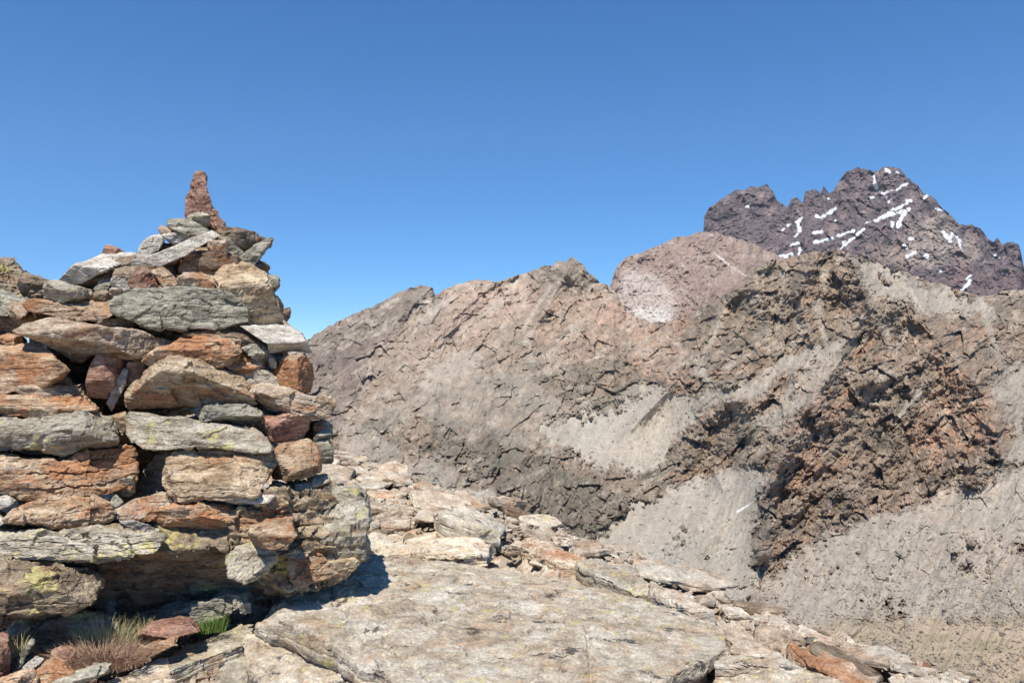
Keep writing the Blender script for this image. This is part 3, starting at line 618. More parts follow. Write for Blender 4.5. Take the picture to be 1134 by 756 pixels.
st('cairn_stone','small orange lens shaped stone at the far left edge',[(0,374),(10.6,370),(24,373),(28,378),(20,383),(5,381)],2.92,.3,'orange')
st('cairn_boulder','large striped tan block at the left edge of the cairn',[(-30,386),(0,382),(30,381),(51,383),(62,398),(75,410),(69,416),(67,424),(60,427),(45,429),(20,431),(-5,437),(-30,441)],2.80,.5,'orange',r=.92,top=70,under=2,layer=.016,amp=.007,chip=.03)
st('cairn_stone','small dark tan stone right of the large striped tan block',[(66,412),(79,419),(82,428),(66,428)],2.86,.3,'brown')
st('cairn_slab','thin layered stone directly under the large striped tan block',[(24,428),(50,425),(80,427),(90,438),(60,440),(28,439)],2.80,.4,'tan',r=.7,layer=.012)
st('cairn_slab','long reddish slab with a yellow lichen spot at the far left',[(-30,441),(0,438.5),(30,437),(60,438),(85,440),(97,448),(103,453),(80,457),(50,462),(20,461),(-30,459)],2.76,.45,'orange',r=.5,top=45,under=32,layer=.02)
st('cairn_stone','reddish brown rectangular block standing on end',[(108.5,392),(127,393),(135,398),(137,404),(129,422),(118,441),(98,439),(96.5,421),(102,403)],2.80,.17,'red',r=.97,top=70,under=-3,side=.66,sang=62,layer=.06,amp=.002,chip=.02,chips=2)
st('cairn_stone','small brown stone at the foot of the standing reddish block',[(88,428),(95,423),(99,432),(103,439),(88.6,439.5)],2.82,.14,'brown')
st('cairn_stone','bright white sliver standing between the reddish block and the big ochre boulder',[(136,408),(141,410),(139,425),(132,440),(124,455),(118.5,446),(128,424)],2.80,.08,'pale',r=.9,top=60,under=0,side=.7,sang=40,dip=70,amp=.003)
st('cairn_stone','little pinkish red stone above the white sliver',[(140,403.5),(156,397.5),(161,406),(160,419),(148,428),(139,425)],2.84,.12,'red',r=.9,under=-5)
# centre
st('cairn_slab','crumbly tan stone on top of the big ochre boulder',[(163,399),(181,386),(203,376.5),(224,374),(237,372),(252,375),(263,384),(264,396),(250,405),(225,405),(200,402),(178,403),(166,404)],2.86,.4,'orange',r=.55,top=45,under=15,layer=.018,amp=.015)
st('cairn_boulder','big ochre boulder with dark red patch in the middle of the cairn',[(137,440),(145,430),(155,422),(165,411),(178,400),(200,396),(225,400),(248,410),(262,419),(276,430),(283,447),(262,450),(235,450),(205,449),(175,453),(143,451)],2.74,.6,'ochre',r=.22,top=33,under=38,layer=.03,amp=.010,chip=.07,cat='boulder')
st('cairn_slab','dark rusty plate wedged under the big round boulder',[(199,373),(208,366),(228,363),(242,362),(275,360),(284,369),(302,381),(299,387),(283,383),(262,380),(245,374),(220,374)],2.92,.35,'brown',r=.75,under=15,dip=12,layer=.014)
st('cairn_stone','grey lumpy stone below the right end of the dark rusty plate',[(261,381.5),(273.7,377),(281,381),(294,383),(298.5,389),(295,402),(291,406),(284,400),(274,390)],2.86,.22,'grey',r=.75,under=18)
st('cairn_stone','small dark green stone in the gap left of the orange block',[(295,388),(307,397),(306,407),(294,404)],2.90,.2,'grey')
st('cairn_stone','tan lump right of the crumbly tan stone',[(249,399),(262,392),(264,383.5),(276,388),(284,398),(291,405),(288,411),(263,414),(252,406)],2.82,.25,'tan',r=.65,under=14)
st('cairn_stone','yellowish lump left of the orange block with the cracked side',[(266,415),(283,410),(296,412),(305,419),(308,428),(288,429.5),(275,424)],2.80,.22,'lichen',r=.65,under=14)
st('cairn_slab','smooth white slab jutting out on the right under the big round boulder',[(270,362),(309,361),(320,362),(332.5,369),(344,390),(325,387),(299,390),(299,381),(282,370)],2.92,.42,'pale',r=.12,top=32,under=40,layer=.05,amp=.002,chip=.03,chips=2)
st('cairn_stone','small reddish stone lying on the smooth white slab',[(296,363),(313,354.5),(321,361),(318,365)],3.04,.14,'orange')
st('cairn_boulder','orange tan block with cracked shaded right side',[(303,407),(312,397),(322.6,393),(337,393),(345,406),(346,419),(342.4,435),(330.5,431),(308,425),(303,414)],2.86,.3,'orange',r=.95,under=4,side=.62,sang=55,layer=.03,cat='boulder')
st('cairn_slab','layered slab with yellow lichen tip sticking out on the right',[(274,429),(293,426),(320,431),(345,440),(357,437.5),(368,444),(367,453),(360,461.5),(345,460),(325,456),(312,453),(306,458),(290,452),(281,442)],2.80,.42,'tan',r=.6,top=55,under=28,dip=10,layer=.016,amp=.012)
st('cairn_slab','grey green lens shaped stone under the big ochre boulder',[(212,454),(225,449.5),(245,447.5),(270,448.5),(288,456),(287,463),(270,468.5),(250,469.5),(230,465)],2.72,.3,'grey',r=.7,top=62,under=16)
st('cairn_stone','rust and white block right of the grey green lens stone',[(278,463),(283,460),(295,460.5),(305.5,462),(316,457),(334.6,458.5),(342,464),(341,475),(332,486),(313.5,489.5),(293.6,488.5),(284,476)],2.74,.3,'red',r=.8,top=70,under=10,layer=.03)
st('cairn_slab','long light grey slab with yellow lichen in the middle front',[(141.5,470),(144.6,458),(165,459),(187,463),(199,462.5),(222.6,468),(243.7,471.5),(280,475.5),(290,484),(300,497),(276,498.5),(250,495),(222.6,492),(183,496),(163,495),(150,488),(143,480)],2.62,.36,'lichen',r=.38,top=42,under=18,dip=6,layer=.05,amp=.004,chip=.04,chips=3)
# left, middle
st('cairn_slab','thick grey slab with yellow lichen patches at the left',[(-25,463),(0,462),(20,465.5),(50,464),(68,458),(85,456.5),(100,458.5),(115,463),(122,464),(125,480),(126,494),(105,499),(82,503),(70,501),(55,494),(25,492),(0,488),(-25,487)],2.64,.5,'lichen',r=.6,top=50,under=15,layer=.04,amp=.006)
st('cairn_stone','dark greenish stone between the two long lichened slabs',[(119,462),(139,456),(147,470),(146,488),(126,495),(122,475)],2.80,.3,'dark')
st('cairn_stone','pale scrap of stone at the frame edge under the lichened slab',[(-8,492),(15,489),(18,494),(8,498),(-8,499)],2.66,.3,'pale')
st('cairn_slab','massive red and tan slab with split layers on the left',[(-25,505),(0,503.5),(30,506),(55,508),(75,509),(95,500),(120,496),(146,494.5),(149,512),(149,530),(142,540),(118,545),(95,545),(60,550),(38,553),(20,546),(0,542),(-25,542)],2.58,.5,'orange',r=.72,top=48,under=12,layer=.045,amp=.02,dip=-8)
st('cairn_stone','lichened corner block at the right end of the massive red slab',[(126,532),(148,527),(149,545),(138,552),(126,546)],2.56,.2,'lichen')
st('cairn_stone','grey wedge tilted in the dark gap left of the ochre block',[(163,516),(172,505),(185,501),(182,520),(179,540),(177,549.5),(158,552),(148,553),(146,547),(155,532)],2.74,.14,'grey',r=.95,under=-12,layer=.05,amp=.003,dip=60)
st('cairn_boulder','big ochre rectangular block with layered front',[(183.5,520),(186,508),(196,501.5),(225,499.5),(258,496),(275,500),(300,502.5),(307,507),(307,513),(301,521),(292,530),(280,544.5),(262,547),(232,548),(214,553.5),(198,550.5),(186,540)],2.54,.42,'ochre',r=.92,top=65,under=0,layer=.022,amp=.012,cat='boulder')
st('cairn_boulder','orange block with grey lower corner right of the ochre block',[(307,497),(316,491),(327,491.5),(340,486.5),(350.5,494),(354.5,509),(357,520),(332,529),(303,529),(302,521),(308,512)],2.62,.28,'orange',r=.93,under=-2,layer=.04,cat='boulder')
st('cairn_stone','grey stone at the right edge beside the orange block with grey corner',[(347,489),(362.5,486),(369,499),(367,512),(356,512),(351,496)],2.76,.18,'grey',r=.6)
st('cairn_stone','small grey green stone perched above the grey edge stone',[(348,484),(356,477),(366,477),(367,481),(360,489),(350,489)],2.78,.14,'grey')
st('cairn_stone','shaded brown stone filling the gap behind the two small grey stones at the right edge',[(336,470),(352,466),(364,478),(365,500),(352,506),(338,494)],3.02,.3,'brown',r=.7)
st('cairn_stone','tan flake on the right edge under the lichen tipped slab',[(348,471),(357,464),(367,471),(367,478),(350,480)],2.86,.22,'tan',r=.5)
st('cairn_slab','orange flake lying on the base boulder at the left',[(9,573.5),(20,562),(35,556),(60,550),(84.7,546.5),(103,550.5),(128,560),(129,569),(118,578),(85,583),(50,587),(43,576),(30,572)],2.46,.3,'orange',r=.62,top=52,under=16,dip=-12,layer=.03,amp=.008)
st('cairn_stone','pale wedge at the left frame edge above the orange flake',[(-8,548),(10.6,548),(17,552),(6,560),(-8,560)],2.50,.3,'pale')
st('cairn_stone','pale stone corner at the left frame edge below the pale wedge',[(-10,568),(0,569),(8,575),(-2,582),(-10,582)],2.48,.26,'pale')
st('cairn_stone','tiny grey triangular stone right of the orange flake',[(121,558),(128,548.5),(136,556),(129,560)],2.50,.1,'grey')
st('cairn_stone','thin curved pale flake under the orange block with grey corner',[(302,533.5),(312,535),(325,540),(325,546),(310,547),(304,542)],2.60,.16,'pale',r=.4,top=40)
st('cairn_stone','pebbly grey stone right of the thin curved pale flake',[(325,536),(343,534.5),(345,544),(327,546)],2.62,.14,'grey',chip=.12)
st('cairn_stone','tan block at the lower right edge of the cairn',[(341,528),(362,526),(366,536),(353,543),(343,546)],2.66,.2,'tan')
st('cairn_slab','thin pale slab lying under the ochre rectangular block',[(225,553),(250,548.5),(285,544),(300,547),(287,557),(270,561),(245,558.5)],2.50,.34,'pale',r=.35,top=50,under=30,layer=.015)
st('cairn_slab','layered slab with orange front and dark red hole above the base boulder',[(164,568),(188,562),(210,559),(233,556.5),(262,563),(269,573),(259,586),(244,592),(212,590),(190,584),(175,576.5)],2.44,.34,'orange',r=.70,top=48,under=8,side=.78,sang=55,layer=.02,amp=.01)
st('cairn_stone','crumbling pale stone under the grey tilted wedge',[(130,564),(150,555),(180,546.5),(188,558),(168,573),(150,574),(133,572)],2.48,.26,'tan',r=.4,top=45,layer=.012,amp=.012)
st('cairn_stone','thin wedge lying on the base boulder left of the orange fronted slab',[(134,577),(150,576),(168,582),(181,592),(160,590)],2.42,.2,'pale',r=.5,top=50)

# the dark heart of the pile, seen only through the gaps
def rubble():
    vs = []; fs = []; base = 0; rng = np.random.RandomState(5)
    for k in range(270):
        z = rng.uniform(-0.62, 0.50); t = (z+0.62)/1.12
        cy = 3.45+0.1*rng.normal(); cx = -1.40+0.05*t
        rx = 0.55*(1-t)**0.8+0.12; ry = 0.62*(1-t)**0.8+0.10
        a = rng.uniform(0, 2*math.pi); q = math.sqrt(rng.uniform(0,1))
        u = np.array([cx+rx*q*math.cos(a)-0.28*(1-t), cy+ry*q*math.sin(a), z])
        if k >= 120: u = np.array([rng.uniform(-3.0,-1.5), rng.uniform(3.15,3.5), rng.uniform(-.6,.13)])
        m = rng.randint(5,8); ang = np.sort(rng.uniform(0, 2*math.pi, m)); ang = np.linspace(0,2*math.pi,m,endpoint=False)+rng.uniform(-.3,.3,m)
        L = rng.uniform(.09,.2)*(1.15-.5*t)*(1.3 if k >= 120 else 1); poly = np.c_[np.cos(ang)*L, np.sin(ang)*L*rng.uniform(.5,.9)]
        h = rng.uniform(.03,.06)
        v, f = rock(poly, h, [((0,0,-1),h)], 9, 900+k, L*1.5, 0.02, 0.006, 0.06)
        rz = rng.uniform(0,6.28); c, s = math.cos(rz), math.sin(rz)
        w_ = np.c_[v[:,0]*c-v[:,1]*s, v[:,0]*s+v[:,1]*c, -v[:,2]+0.15*v[:,0]*rng.normal()]+u
        vs.append(w_); fs.append(f[:, ::-1]+base); base += len(v)
    o = mesh_obj('rubble_core', np.concatenate(vs)-np.array([-1.4,3.4,-.65]), np.concatenate(fs), MATS['brown'], (-1.4,3.4,-.65))
    tag(o, 'shadowed brown rubble packed inside the cairn behind its front stones', 'rubble', kind='stuff')
rubble()
# ------------------------------------------------------------------ base boulders and bedrock
G2 = 'bedrock boulders under the cairn'
st('base_boulder','huge dark overhanging boulder carrying the cairn, mossy yellow underneath',[(-70,606),(-30,592),(0,590),(50,586),(90,583),(130,580),(170,580),(220,584),(262,576),(290,574),(310,600),(312,640),(290,664),(230,666),(160,668),(100,672),(60,670),(0,664),(-70,660)],2.46,.6,'dark',r=.88,top=62,under=48,layer=.05,amp=.010,chip=.10,group=G2,cat='boulder',chips=5)
st('base_boulder','cracked brown boulder in blocky shade under the right side of the cairn',[(268,562),(290,552),(320,545),(345,545),(366,552),(380,575),(384,620),(370,640),(340,645),(300,658),(272,640),(262,600)],2.52,.7,'dark',r=.80,top=55,under=15,layer=.05,amp=.03,chip=.2,group=G2,cat='boulder')
st('base_boulder','grey lichened boulder on the far right end of the cairn base',[(360,545),(375,538),(396,540),(406,556),(411,570),(404,585),(405,610),(385,630),(366,636),(356,600)],2.74,.8,'lichen',r=.55,top=45,under=18,side=.75,sang=50,layer=.05,amp=.02,chip=.12,group=G2,cat='boulder')
st('base_boulder','orange brown block low on the right between the dark boulders',[(322,610),(345,604),(366,612),(374,634),(350,645),(328,646),(318,630)],2.46,.4,'orange',r=.85,under=14,chip=.12,group=G2,cat='boulder')
st('base_boulder','tan rounded rock at the right foot of the cairn base touching the slope',[(366,610),(380,601),(396,600),(404,610),(392,624),(376,638),(362,636),(362,620)],2.60,.4,'ochre',r=.6,under=18,group=G2,cat='boulder')
st('base_boulder','pinkish ledge in the sun patch of the cracked base boulder',[(276,585),(295,577),(322,574),(326,588),(318,602),(290,604),(278,598)],2.36,.35,'orange',r=.6,top=50,under=10,layer=.018,amp=.014,group=G2,cat='boulder')
st('base_boulder','yellow lichened ledge below the pinkish ledge',[(254,618),(262,606),(280,602),(300,604),(306,618),(296,634),(272,640),(256,634)],2.34,.3,'lichen',r=.6,top=50,under=25,chip=.12,group=G2,cat='boulder')
st('base_boulder','tan lobe with yellow lichen at the left end of the base boulder',[(-60,622),(0,620),(30,624),(70,630),(96,636),(108,648),(96,662),(66,672),(30,672),(0,668),(-60,664)],2.26,.4,'dark',r=.5,top=50,under=22,layer=.03,amp=.012,chip=.1,group=G2,cat='boulder')
st('base_boulder','low grey brown slab in shade under the left end of the base boulder',[(-70,672),(0,667),(60,674),(104,679),(70,690),(30,697),(0,699),(-70,702)],2.44,.7,'brown',r=.6,top=60,under=30,group=G2,cat='boulder')
st('base_boulder','grey crusty ledge with a bright yellow lichen tuft along the top of the base boulder',[(-60,604),(0,592),(40,590),(100,588),(140,587),(172,592),(166,606),(130,612),(80,614),(30,614),(-60,622)],2.36,.5,'lichen',r=.75,top=55,under=25,layer=.02,amp=.016,chip=.12,group=G2,cat='boulder')

# outcrop beyond the left edge
G3 = 'weathered rocks beyond the left side of the cairn'
G3C = 'rock'
def bg(label, poly, Y, T, mat, **k):
    k.setdefault('layer', .035); k.setdefault('amp', .03); k.setdefault('chip', .12)
    return st('outcrop_rock', label, poly, Y, T, mat, group=G3, cat='rock', **k)
bg('dark craggy outcrop rising at the left edge of the picture against the sky',[(-120,292),(-60,286),(0,285),(7,285),(17,287.5),(22,295),(31,305),(40,312),(46,330),(30,350),(0,350),(-120,360)],4.4,1.6,'dark',r=.8,under=5)
bg('low dark rock between the craggy outcrop and the cairn',[(26,312),(34,306),(42,309),(52,312),(66,315),(70,330),(50,338),(28,338)],4.2,1.0,'brown',r=.7)
bg('grey ribbed rock at the far left below the craggy outcrop',[(-60,326),(0,322),(12,326),(28,334),(34,345),(26,352),(0,352),(-60,356)],3.6,.8,'grey',r=.6,dip=28)
bg('pale angular rock at the far left above the orange lens stone',[(-40,352),(0,346),(14,347),(26,354),(24,366),(8,372),(-40,374)],3.3,.7,'pale',r=.6,dip=25)
bg('pinkish small rock tucked left of the tan flat slab',[(10,338),(20,334),(30,338),(34,348),(24,354),(12,350)],3.15,.4,'tan')
bg('long grey splinter slanting down at the left picture edge',[(-20,328),(0,333),(10,341),(16,350),(4,350),(-20,340)],3.25,.3,'grey',dip=35)

# ------------------------------------------------------------------ ground: one sheet from the viewpoint down into the valley
CREST = np.array([(-60,60),(-14,16),(-5,9.3),(-2.6,7.2),(-1.45,5.9),(-0.85,5.1),(-0.37,4.45),(0.0,3.95),(0.36,3.5),(0.62,3.0),(0.82,2.68),(1.0,2.42),(1.28,2.12),(2.2,1.0),(4,-2),(12,-14),(60,-60)], float)
def crest_d(x, y):
    """distance beyond the crest line (positive on the valley side)"""
    best = np.full(x.shape, 1e9); sg = np.ones(x.shape)
    for a, b in zip(CREST[:-1], CREST[1:]):
        e = b-a; L = e@e; t = np.clip(((x-a[0])*e[0]+(y-a[1])*e[1])/L, 0, 1)
        dx = x-a[0]-t*e[0]; dy = y-a[1]-t*e[1]; d = np.hypot(dx, dy)
        s = np.where((e[0]*dy-e[1]*dx) > 0, 1.0, -1.0)
        m = d < best; best = np.where(m, d, best); sg = np.where(m, s, sg)
    return best*sg
def ground_z(x, y):
    d = crest_d(x, y)
    z = -1.03+0.03*np.clip(y-3, 0, 8)
    z = z-np.where(d > 0, 0.10*np.minimum(d,.3)+0.62*np.maximum(d-.25,0)+0.05*np.minimum(np.maximum(d,0),12)**1.0, 0)
    # the ground climbs behind the cairn towards the left outcrop
    z = z+0.55*np.clip((-x-1.6)/1.6,0,1)*sstep(2.9,4.2,y)*(d < 0)
    return z
def build_ground():
    # polar grid, fine near the viewpoint
    th = np.radians(np.concatenate([np.arange(-180,-44,4.), np.arange(-44,44,0.20), np.arange(44,180.1,4.)]))
    r = np.concatenate([np.geomspace(0.35, 1.4, 14)[:-1], np.geomspace(1.4, 9, 300)[:-1], np.geomspace(9, 420, 90)])
    T, Rr = np.meshgrid(th, r); x = np.sin(T)*Rr; y = np.cos(T)*Rr
    z = ground_z(x.ravel(), y.ravel()).reshape(x.shape)
    p = np.stack([x.ravel(), y.ravel(), z.ravel()], -1)
    q = np.c_[p[:,0]*0.92+p[:,1]*0.38, (p[:,1]*0.92-p[:,0]*0.38)*0.8, p[:,2]]
    v1, e1, r1 = facet(q/0.30, 31); v2, e2, r2 = facet(q/C(.13,.09,.1)+5, 33)
    k = np.clip(Rr.ravel()/6, 1, 40)
    p[:,2] += 0.05*(r1-.5)+0.035*v1-0.05*sstep(.12,0,e1)+0.02*(r2-.5)+0.025*v2-0.02*sstep(.15,0,e2)+0.04*fbm(p/0.9, 4, 35)
    p[:,2] += (k-1)*0.25*fbm(p/5.0, 4, 37)
    nr, nc = x.shape; a = (np.arange(nr-1)[:,None]*nc+np.arange(nc-1)[None,:]).ravel()
    quads = np.c_[a, a+nc, a+nc+1, a+1]
    o = mesh_obj('ground', p, quads, MATS['path'])
    tag(o, 'pale flaky bedrock ground of the ridge falling away to the valley', 'ground', kind='structure')
build_ground()

# foreground slabs
G4 = 'bedrock slabs in the foreground'
flat_rock('bedrock_slab','huge smooth pale slab filling the bottom centre foreground',[(281,676),(300,660),(340,646),(380,634),(410,617),(450,611),(520,613),(600,622),(660,637),(720,657),(775,676),(801,688),(803,704),(780,719),(770,727),(742,738),(735,747),(700,750),(690,758),(640,775),(560,790),(480,770),(430,748),(390,726),(350,702),(310,684)],-.885,.12,'slab',tilt=(-.035,-.012),layer=.05,amp=.012,group=G4,nmax=230,chips=3,rough=.035)
flat_rock('bedrock_slab','yellow lichened slab with a dark steep side left of the huge slab',[(183,722),(204,703),(226,697),(250,688),(262,680),(279,681),(300,688),(282,702),(262,712),(226,722),(190,733)],-.93,.09,'lichen',group=G4)
flat_rock('bedrock_slab','pale slab corner at the bottom left running out of the picture',[(60,775),(95,752),(130,738),(168,722),(187,728),(189,750),(196,790),(90,800)],-.95,.12,'slab',group=G4)
flat_rock('bedrock_slab','small lichened block in the crack between the foreground slabs',[(245,736),(252,720),(266,716),(280,722),(290,745),(280,765),(250,760)],-.98,.12,'lichen',group=G4)
flat_rock('bedrock_slab','pink and yellow slab broken off the near edge of the huge slab',[(268,712),(285,698),(305,697),(345,715),(385,738),(420,757),(400,800),(300,790),(276,745)],-.95,.12,'slab',group=G4)
flat_rock('bedrock_slab','low grey slab at the bottom edge between two lichened slabs',[(192,760),(212,748),(240,742),(262,760),(250,800),(200,800)],-1.0,.1,'slab',group=G4)
flat_rock('bedrock_slab','grey slab at the bottom right of the huge slab across a dark crack',[(742,775),(765,752),(792,733),(835,728),(880,735),(925,750),(960,770),(860,810)],-.93,.12,'slab',group=G4)
flat_rock('bedrock_slab','rightmost low slab cut by the bottom edge of the picture',[(935,780),(960,758),(990,745),(1020,742),(1052,756),(1040,800)],-.98,.10,'slab',group=G4)
flat_rock('bedrock_slab','pinkish flat plate half way up the stony slope',[(448,592),(480,583),(520,585),(548,600),(540,611),(500,613),(455,606)],-.93,.08,'slab',group=G4)
flat_rock('bedrock_slab','broken brown layered plate at the slope edge right of the pinkish plate',[(580,592),(610,600),(650,618),(655,628),(620,622),(585,606)],-.95,.09,'tan',group=G4)

for lab, pl, zz, mm in [
 ('tan broken slab just beyond the right corner of the huge slab',[(790,676),(812,684),(850,700),(868,716),(840,722),(806,712),(798,694)],-.92,'path'),
 ('pale split slab right of the dark crack above the grey bottom slab',[(800,716),(840,722),(872,722),(905,738),(880,742),(830,734),(790,738)],-.93,'slab'),
 ('brown layered slab on the crest above the rightmost low slab',[(868,708),(900,716),(940,730),(972,744),(940,750),(905,738),(875,722)],-.96,'tan'),
 ('lichen spotted slab on the crest above the middle of the huge slab',[(640,612),(672,622),(712,640),(735,655),(700,655),(660,638),(638,626)],-.94,'lichen'),
 ('thin pale slab on the crest left of the huge slab right corner',[(716,640),(750,654),(792,674),(770,676),(735,662),(716,652)],-.93,'path'),
 ('long pale slab on the slope above the far edge of the huge slab',[(400,590),(440,584),(452,600),(505,612),(470,613),(420,611),(396,604)],-.94,'slab'),
 ('stepped slab at the right foot of the cairn on the slope',[(378,560),(402,548),(440,556),(462,574),(440,584),(404,586),(386,576)],-.95,'path')]:
    flat_rock('bedrock_slab', lab, pl, zz, .09, mm, group=G4, nmax=60)
# small stones at the bottom left
G5 = 'loose stones on the ground at the bottom left'
def gs(label, poly, Y, T, mat, **k): return st('loose_stone', label, poly, Y, T, mat, group=G5, **k)
gs('grey lichened stone with the dry grass growing over its right side',[(36,715),(41,697),(53,689),(75,683),(93,681),(116,682),(128,690),(122,704),(80,712),(63,722),(45,722)],2.28,.25,'lichen',r=.35,top=45,under=15)
gs('upright greenish grey stone left of the lichened stone',[(6,701),(17,689),(29,688),(33,697),(27,710),(17,720),(9,712)],2.25,.14,'lichen',r=.5)
gs('narrow plank shaped stone leaning towards the upper right',[(33,709),(39,710),(26,731),(16,744),(11,743),(17,730)],2.12,.08,'grey',r=.6,under=0,side=.6)
gs('small pale sliver right of the plank shaped stone',[(38,729),(48,730),(36,739),(24,746),(27,738)],2.08,.07,'pale')
gs('maroon stone at the left picture edge on the ground',[(-12,700),(8,705),(11,720),(10,747),(-12,755)],2.10,.16,'red',r=.7,side=.7)
gs('orange rock at the bottom left corner',[(-8,757),(20,746),(34,743),(41,752),(41,775),(-8,775)],2.0,.16,'orange',r=.6,top=50)
gs('pinkish flat rock near the bottom edge below the dry grass',[(38,748),(50,735),(58,730),(70,734),(84,746),(62,755),(42,760)],2.05,.15,'orange',r=.3,top=40)
gs('grey flat sliver along the bottom edge under the dry grass',[(50,760),(71,749),(99,741),(121,736),(115,745),(95,754),(80,765)],2.02,.12,'grey',r=.4,top=45)
gs('brick red flat stone between the dry grass and the green grass',[(156,700),(169,690.6),(197,686),(208,687),(219,697),(204,703),(183,709),(160,710)],2.30,.22,'red',r=.25,top=38)
gs('long brown flake running down left from the brick red stone',[(126,736),(145,724),(163,716),(196,706),(194,713),(168,725),(140,738)],2.18,.12,'orange',r=.4,top=42)
gs('grey stone in the shade under the overhanging base boulder',[(172,684),(183,673),(217,667),(232,664),(250,655),(277,657),(270,669),(247,680),(217,688),(174,690)],2.50,.3,'grey',r=.6,top=50)
gs('small white cube shaped stone at the corner of the huge slab',[(266,671),(270,664.5),(277,668),(277,678),(267,678)],2.42,.06,'pale')
gs('small reddish pebble between the plank stone and the pale sliver',[(58,722),(70,716),(82,722),(78,732),(60,732)],2.14,.1,'red')

# flakes scattered over the slope
def flakes():
    rng = np.random.RandomState(11); protos = []
    for k in range(16):
        m = rng.randint(4,7); ang = np.linspace(0, 2*math.pi, m, endpoint=False)+rng.uniform(-.35,.35,m)
        poly = np.c_[np.cos(ang)*rng.uniform(.8,1.1,m), np.sin(ang)*rng.uniform(.5,.85,m)]*0.10
        h = rng.uniform(.008,.016)
        v, f = rock(poly, h, [((rng.uniform(-.15,.15),rng.uniform(-.15,.15),-1),h)], 13, 700+k, .16, .012, .006, .05, bed=(0,.1,1), sharp=30, chips=5)
        v = v*np.array([1,1,-1]); v[:,2] -= v[:,2].min()
        o = mesh_obj('rock_flake', v, f[:, ::-1], MATS['path' if k % 4 else ('brown' if k % 8 else 'slab')]); protos.append(o)
    used = set(); n = 0; tries = 0; pts = []
    dpath = lambda x, y: crest_d(np.array([x]), np.array([y]))[0]
    while n < 250 and tries < 40000:
        tries += 1
        Y = rng.uniform(2.0, 7.2); px = rng.uniform(355, 1080); x = (px-CX)/F*Y
        d = dpath(x, Y)
        if d > 0.22 or d < -1.9: continue
        z = ground_z(np.array([x]), np.array([Y]))[0]; py = CY-z/Y*F
        if py > 790: continue
        inmain = polyd(np.array([px]), np.array([py]), [(290,690),(340,646),(410,610),(520,607),(660,632),(801,684),(803,704),(755,760),(480,790)])[0] > 4
        if inmain or (px < 415 and Y < 3.3): continue
        s = float(np.exp(rng.normal(0, .62)))*(0.70+0.16*(Y-2))*(0.8 if d > -0.3 else 1.0)
        if any((x-a)**2+(Y-b)**2 < (0.045*(s+c))**2 for a, b, c in pts): continue
        pts.append((x, Y, s))
        k = rng.randint(16); p = protos[k]; o = p if k not in used else p.copy()
        if k in used: S.collection.objects.link(o)
        used.add(k)
        o.location = (x, Y, z-0.004+rng.uniform(0,.012)); o.scale = (s, s, s*rng.uniform(.7,1.5))
        o.rotation_euler = (R(rng.normal(3,6)), R(rng.normal(7,6)), R(rng.normal(-25,40)))
        tag(o, 'flat pale rock flake lying loose on the stony slope', 'rock flake', 'flat flakes strewn over the stony slope')
        n += 1
    for k in range(16):
        if k not in used: bpy.data.objects.remove(protos[k])
flakes()

def gravel():
    rng = np.random.RandomState(21); n = 5200
    px = rng.uniform(330, 1090, n); Y = rng.uniform(1.9, 7.0, n)**1.0; x = (px-CX)/F*Y
    nb = 1300; x = np.r_[x, rng.uniform(-1.75, -0.75, nb)]; Y = np.r_[Y, rng.uniform(1.95, 2.6, nb)]
    d = crest_d(x, Y); z = ground_z(x, Y); py = CY-z/Y*F; pxx = CX+x/Y*F
    ok = (d < .35) & (py < 800) & (polyd(pxx, py, [(290,690),(340,646),(410,610),(520,607),(660,632),(801,684),(803,704),(755,760),(480,790)]) < 3)
    x, Y, z = x[ok], Y[ok], z[ok]; n = len(x)
    cube = np.array([(-1,-1,-1),(1,-1,-1),(1,1,-1),(-1,1,-1),(-1,-1,1),(1,-1,1),(1,1,1),(-1,1,1)], float)
    fq = np.array([(0,3,2,1),(4,5,6,7),(0,1,5,4),(1,2,6,5),(2,3,7,6),(3,0,4,7)])
    s = np.exp(rng.normal(-4.75, .5, n))*(0.7+0.12*Y)
    V = cube[None]*rng.uniform(.35,1.1,(n,8,3))*(s[:,None]*rng.uniform(.5,1.5,(n,3))*np.array([1.2,1.0,.45]))[:,None,:]
    a = rng.uniform(0,6.28,n); ca, sa = np.cos(a)[:,None], np.sin(a)[:,None]; tl = rng.normal(0,.35,n)[:,None]
    V = np.stack([V[:,:,0]*ca-V[:,:,1]*sa, V[:,:,0]*sa+V[:,:,1]*ca, V[:,:,2]+tl*V[:,:,0]], -1)+np.c_[x, Y, z+.018+rng.uniform(0,.02,n)][:,None,:]
    f = (np.arange(n)[:,None,None]*8+fq[None]).reshape(-1,4)
    o = mesh_obj('gravel', V.reshape(-1,3), f, MATS['path']); tag(o, 'small rock chips filling the gaps between the foreground slabs and flakes', 'gravel', kind='stuff')
gravel()

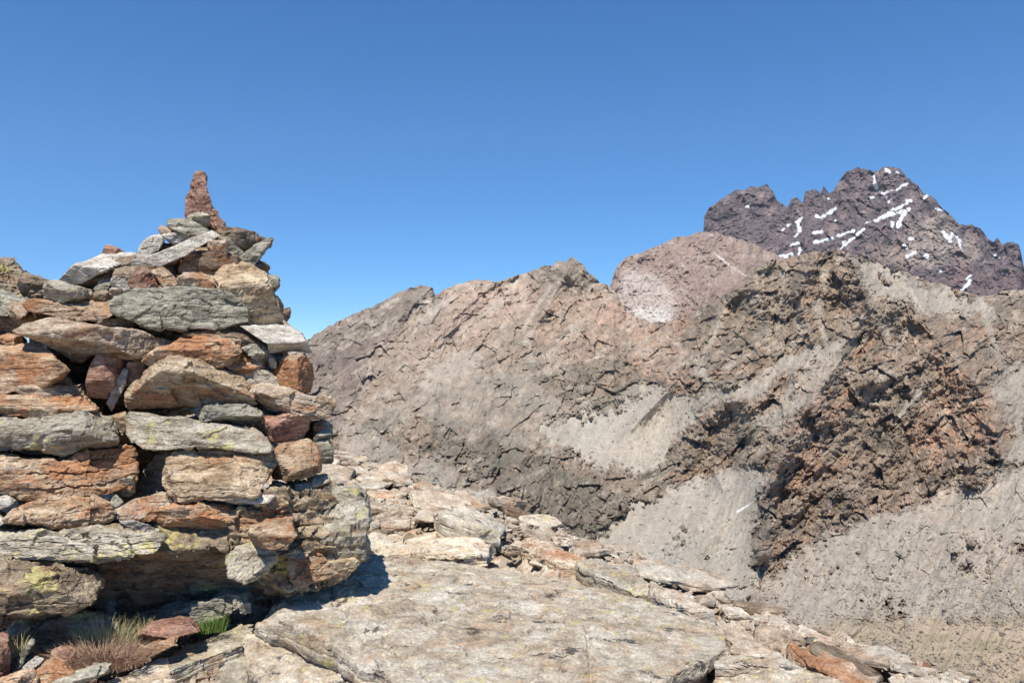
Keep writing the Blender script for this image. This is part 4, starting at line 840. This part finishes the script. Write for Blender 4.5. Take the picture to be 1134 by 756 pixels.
# grass
def blade_mat(name, c1, c2):
    m, nt, b = nodes(name); tc = N(nt, 'ShaderNodeTexCoord')
    g = noise(nt, tc.outputs['Object'], 90, 2, 0.5); nt.links.new(ramp(nt, g, [(0.38, c1), (0.62, c2)]), b.inputs['Base Color'])
    return m
def tuft(name, label, loc, n, rad, hgt, mat, seed, lean=(0,0), curl=1.0, wid=.0016):
    rng = np.random.RandomState(seed); vs = []; fs = []
    for k in range(n):
        a = rng.uniform(0, 2*math.pi); q = math.sqrt(rng.uniform(0,1)); x = rad[0]*q*math.cos(a); y = rad[1]*q*math.sin(a)
        L = hgt*rng.uniform(.45,1.15)*(1.1-.4*q); da = a+rng.normal(0,.6); sp = rng.uniform(.15,.9)*curl
        w_ = wid*rng.uniform(.7,1.3); b0 = len(vs); side = rng.uniform(0, math.pi)
        for j in range(6):
            t = j/5.; r_ = L*sp*t*t; hh = L*(t-0.35*sp*t*t*curl)
            cx = x+math.cos(da)*r_+lean[0]*L*t; cy = y+math.sin(da)*r_+lean[1]*L*t
            ww = w_*(1-t*.85)
            vs += [(cx-math.cos(side)*ww, cy-math.sin(side)*ww, hh), (cx+math.cos(side)*ww, cy+math.sin(side)*ww, hh)]
        fs += [(b0+2*j, b0+2*j+1, b0+2*j+3, b0+2*j+2) for j in range(5)]
    o = mesh_obj(name, vs, fs, mat, loc)
    return tag(o, label, 'grass')
dry = blade_mat('dry_grass_blades', (0.30,0.17,0.12), (0.44,0.31,0.20)); straw = blade_mat('straw_blades', (0.36,0.33,0.16), (0.50,0.44,0.26)); green = blade_mat('green_grass_blades', (0.08,0.15,0.03), (0.20,0.28,0.07))
def gp(px, py, Y): return tuple(P(px, py, Y))
tuft('dry_grass_tuft','reddish brown dry grass tuft spreading beside the lichened stone', gp(112,735,2.14), 1500, (.13,.07), .085, dry, 1, (0,-.1), 1.3, .0011)
tuft('straw_grass_tuft','straw coloured grass rising behind the reddish dry tuft', gp(118,712,2.22), 420, (.10,.04), .085, straw, 2, (.05,0), .8, .0010)
tuft('green_grass_tuft','short bright green grass tuft under the base boulder', gp(232,698,2.36), 330, (.055,.03), .055, green, 3, (.05,0), .7, .0012)
tuft('straw_grass_tuft','small yellowish grass tuft left of the brick red stone', gp(158,703,2.36), 120, (.03,.02), .07, straw, 4, (0,0), .8, .0011)
tuft('dry_grass_tuft','few dry stalks bending over the upright greenish stone at the left', gp(20,725,2.15), 40, (.03,.02), .11, straw, 5, (-.3,0), .9, .0012)

# the clear mountain air
def haze():
    o = None
    x0, x1, y0, y1, z0, z1 = -9000, 9000, -2000, 9500, -1500, 2600
    v = [(x0,y0,z0),(x1,y0,z0),(x1,y1,z0),(x0,y1,z0),(x0,y0,z1),(x1,y0,z1),(x1,y1,z1),(x0,y1,z1)]
    f = [(0,3,2,1),(4,5,6,7),(0,1,5,4),(1,2,6,5),(2,3,7,6),(3,0,4,7)]
    m = bpy.data.materials.new('thin_air'); m.use_nodes = True; nt = m.node_tree
    nt.nodes.remove(nt.nodes['Principled BSDF'])
    pv = nt.nodes.new('ShaderNodeVolumePrincipled'); pv.inputs['Density'].default_value = 1.5e-5
    pv.inputs['Color'].default_value = (0.75,0.85,1,1)
    nt.links.new(pv.outputs[0], nt.nodes['Material Output'].inputs['Volume'])
    o = mesh_obj('haze', v, f, m); tag(o, 'thin clear mountain haze', 'haze', kind='stuff')
haze()
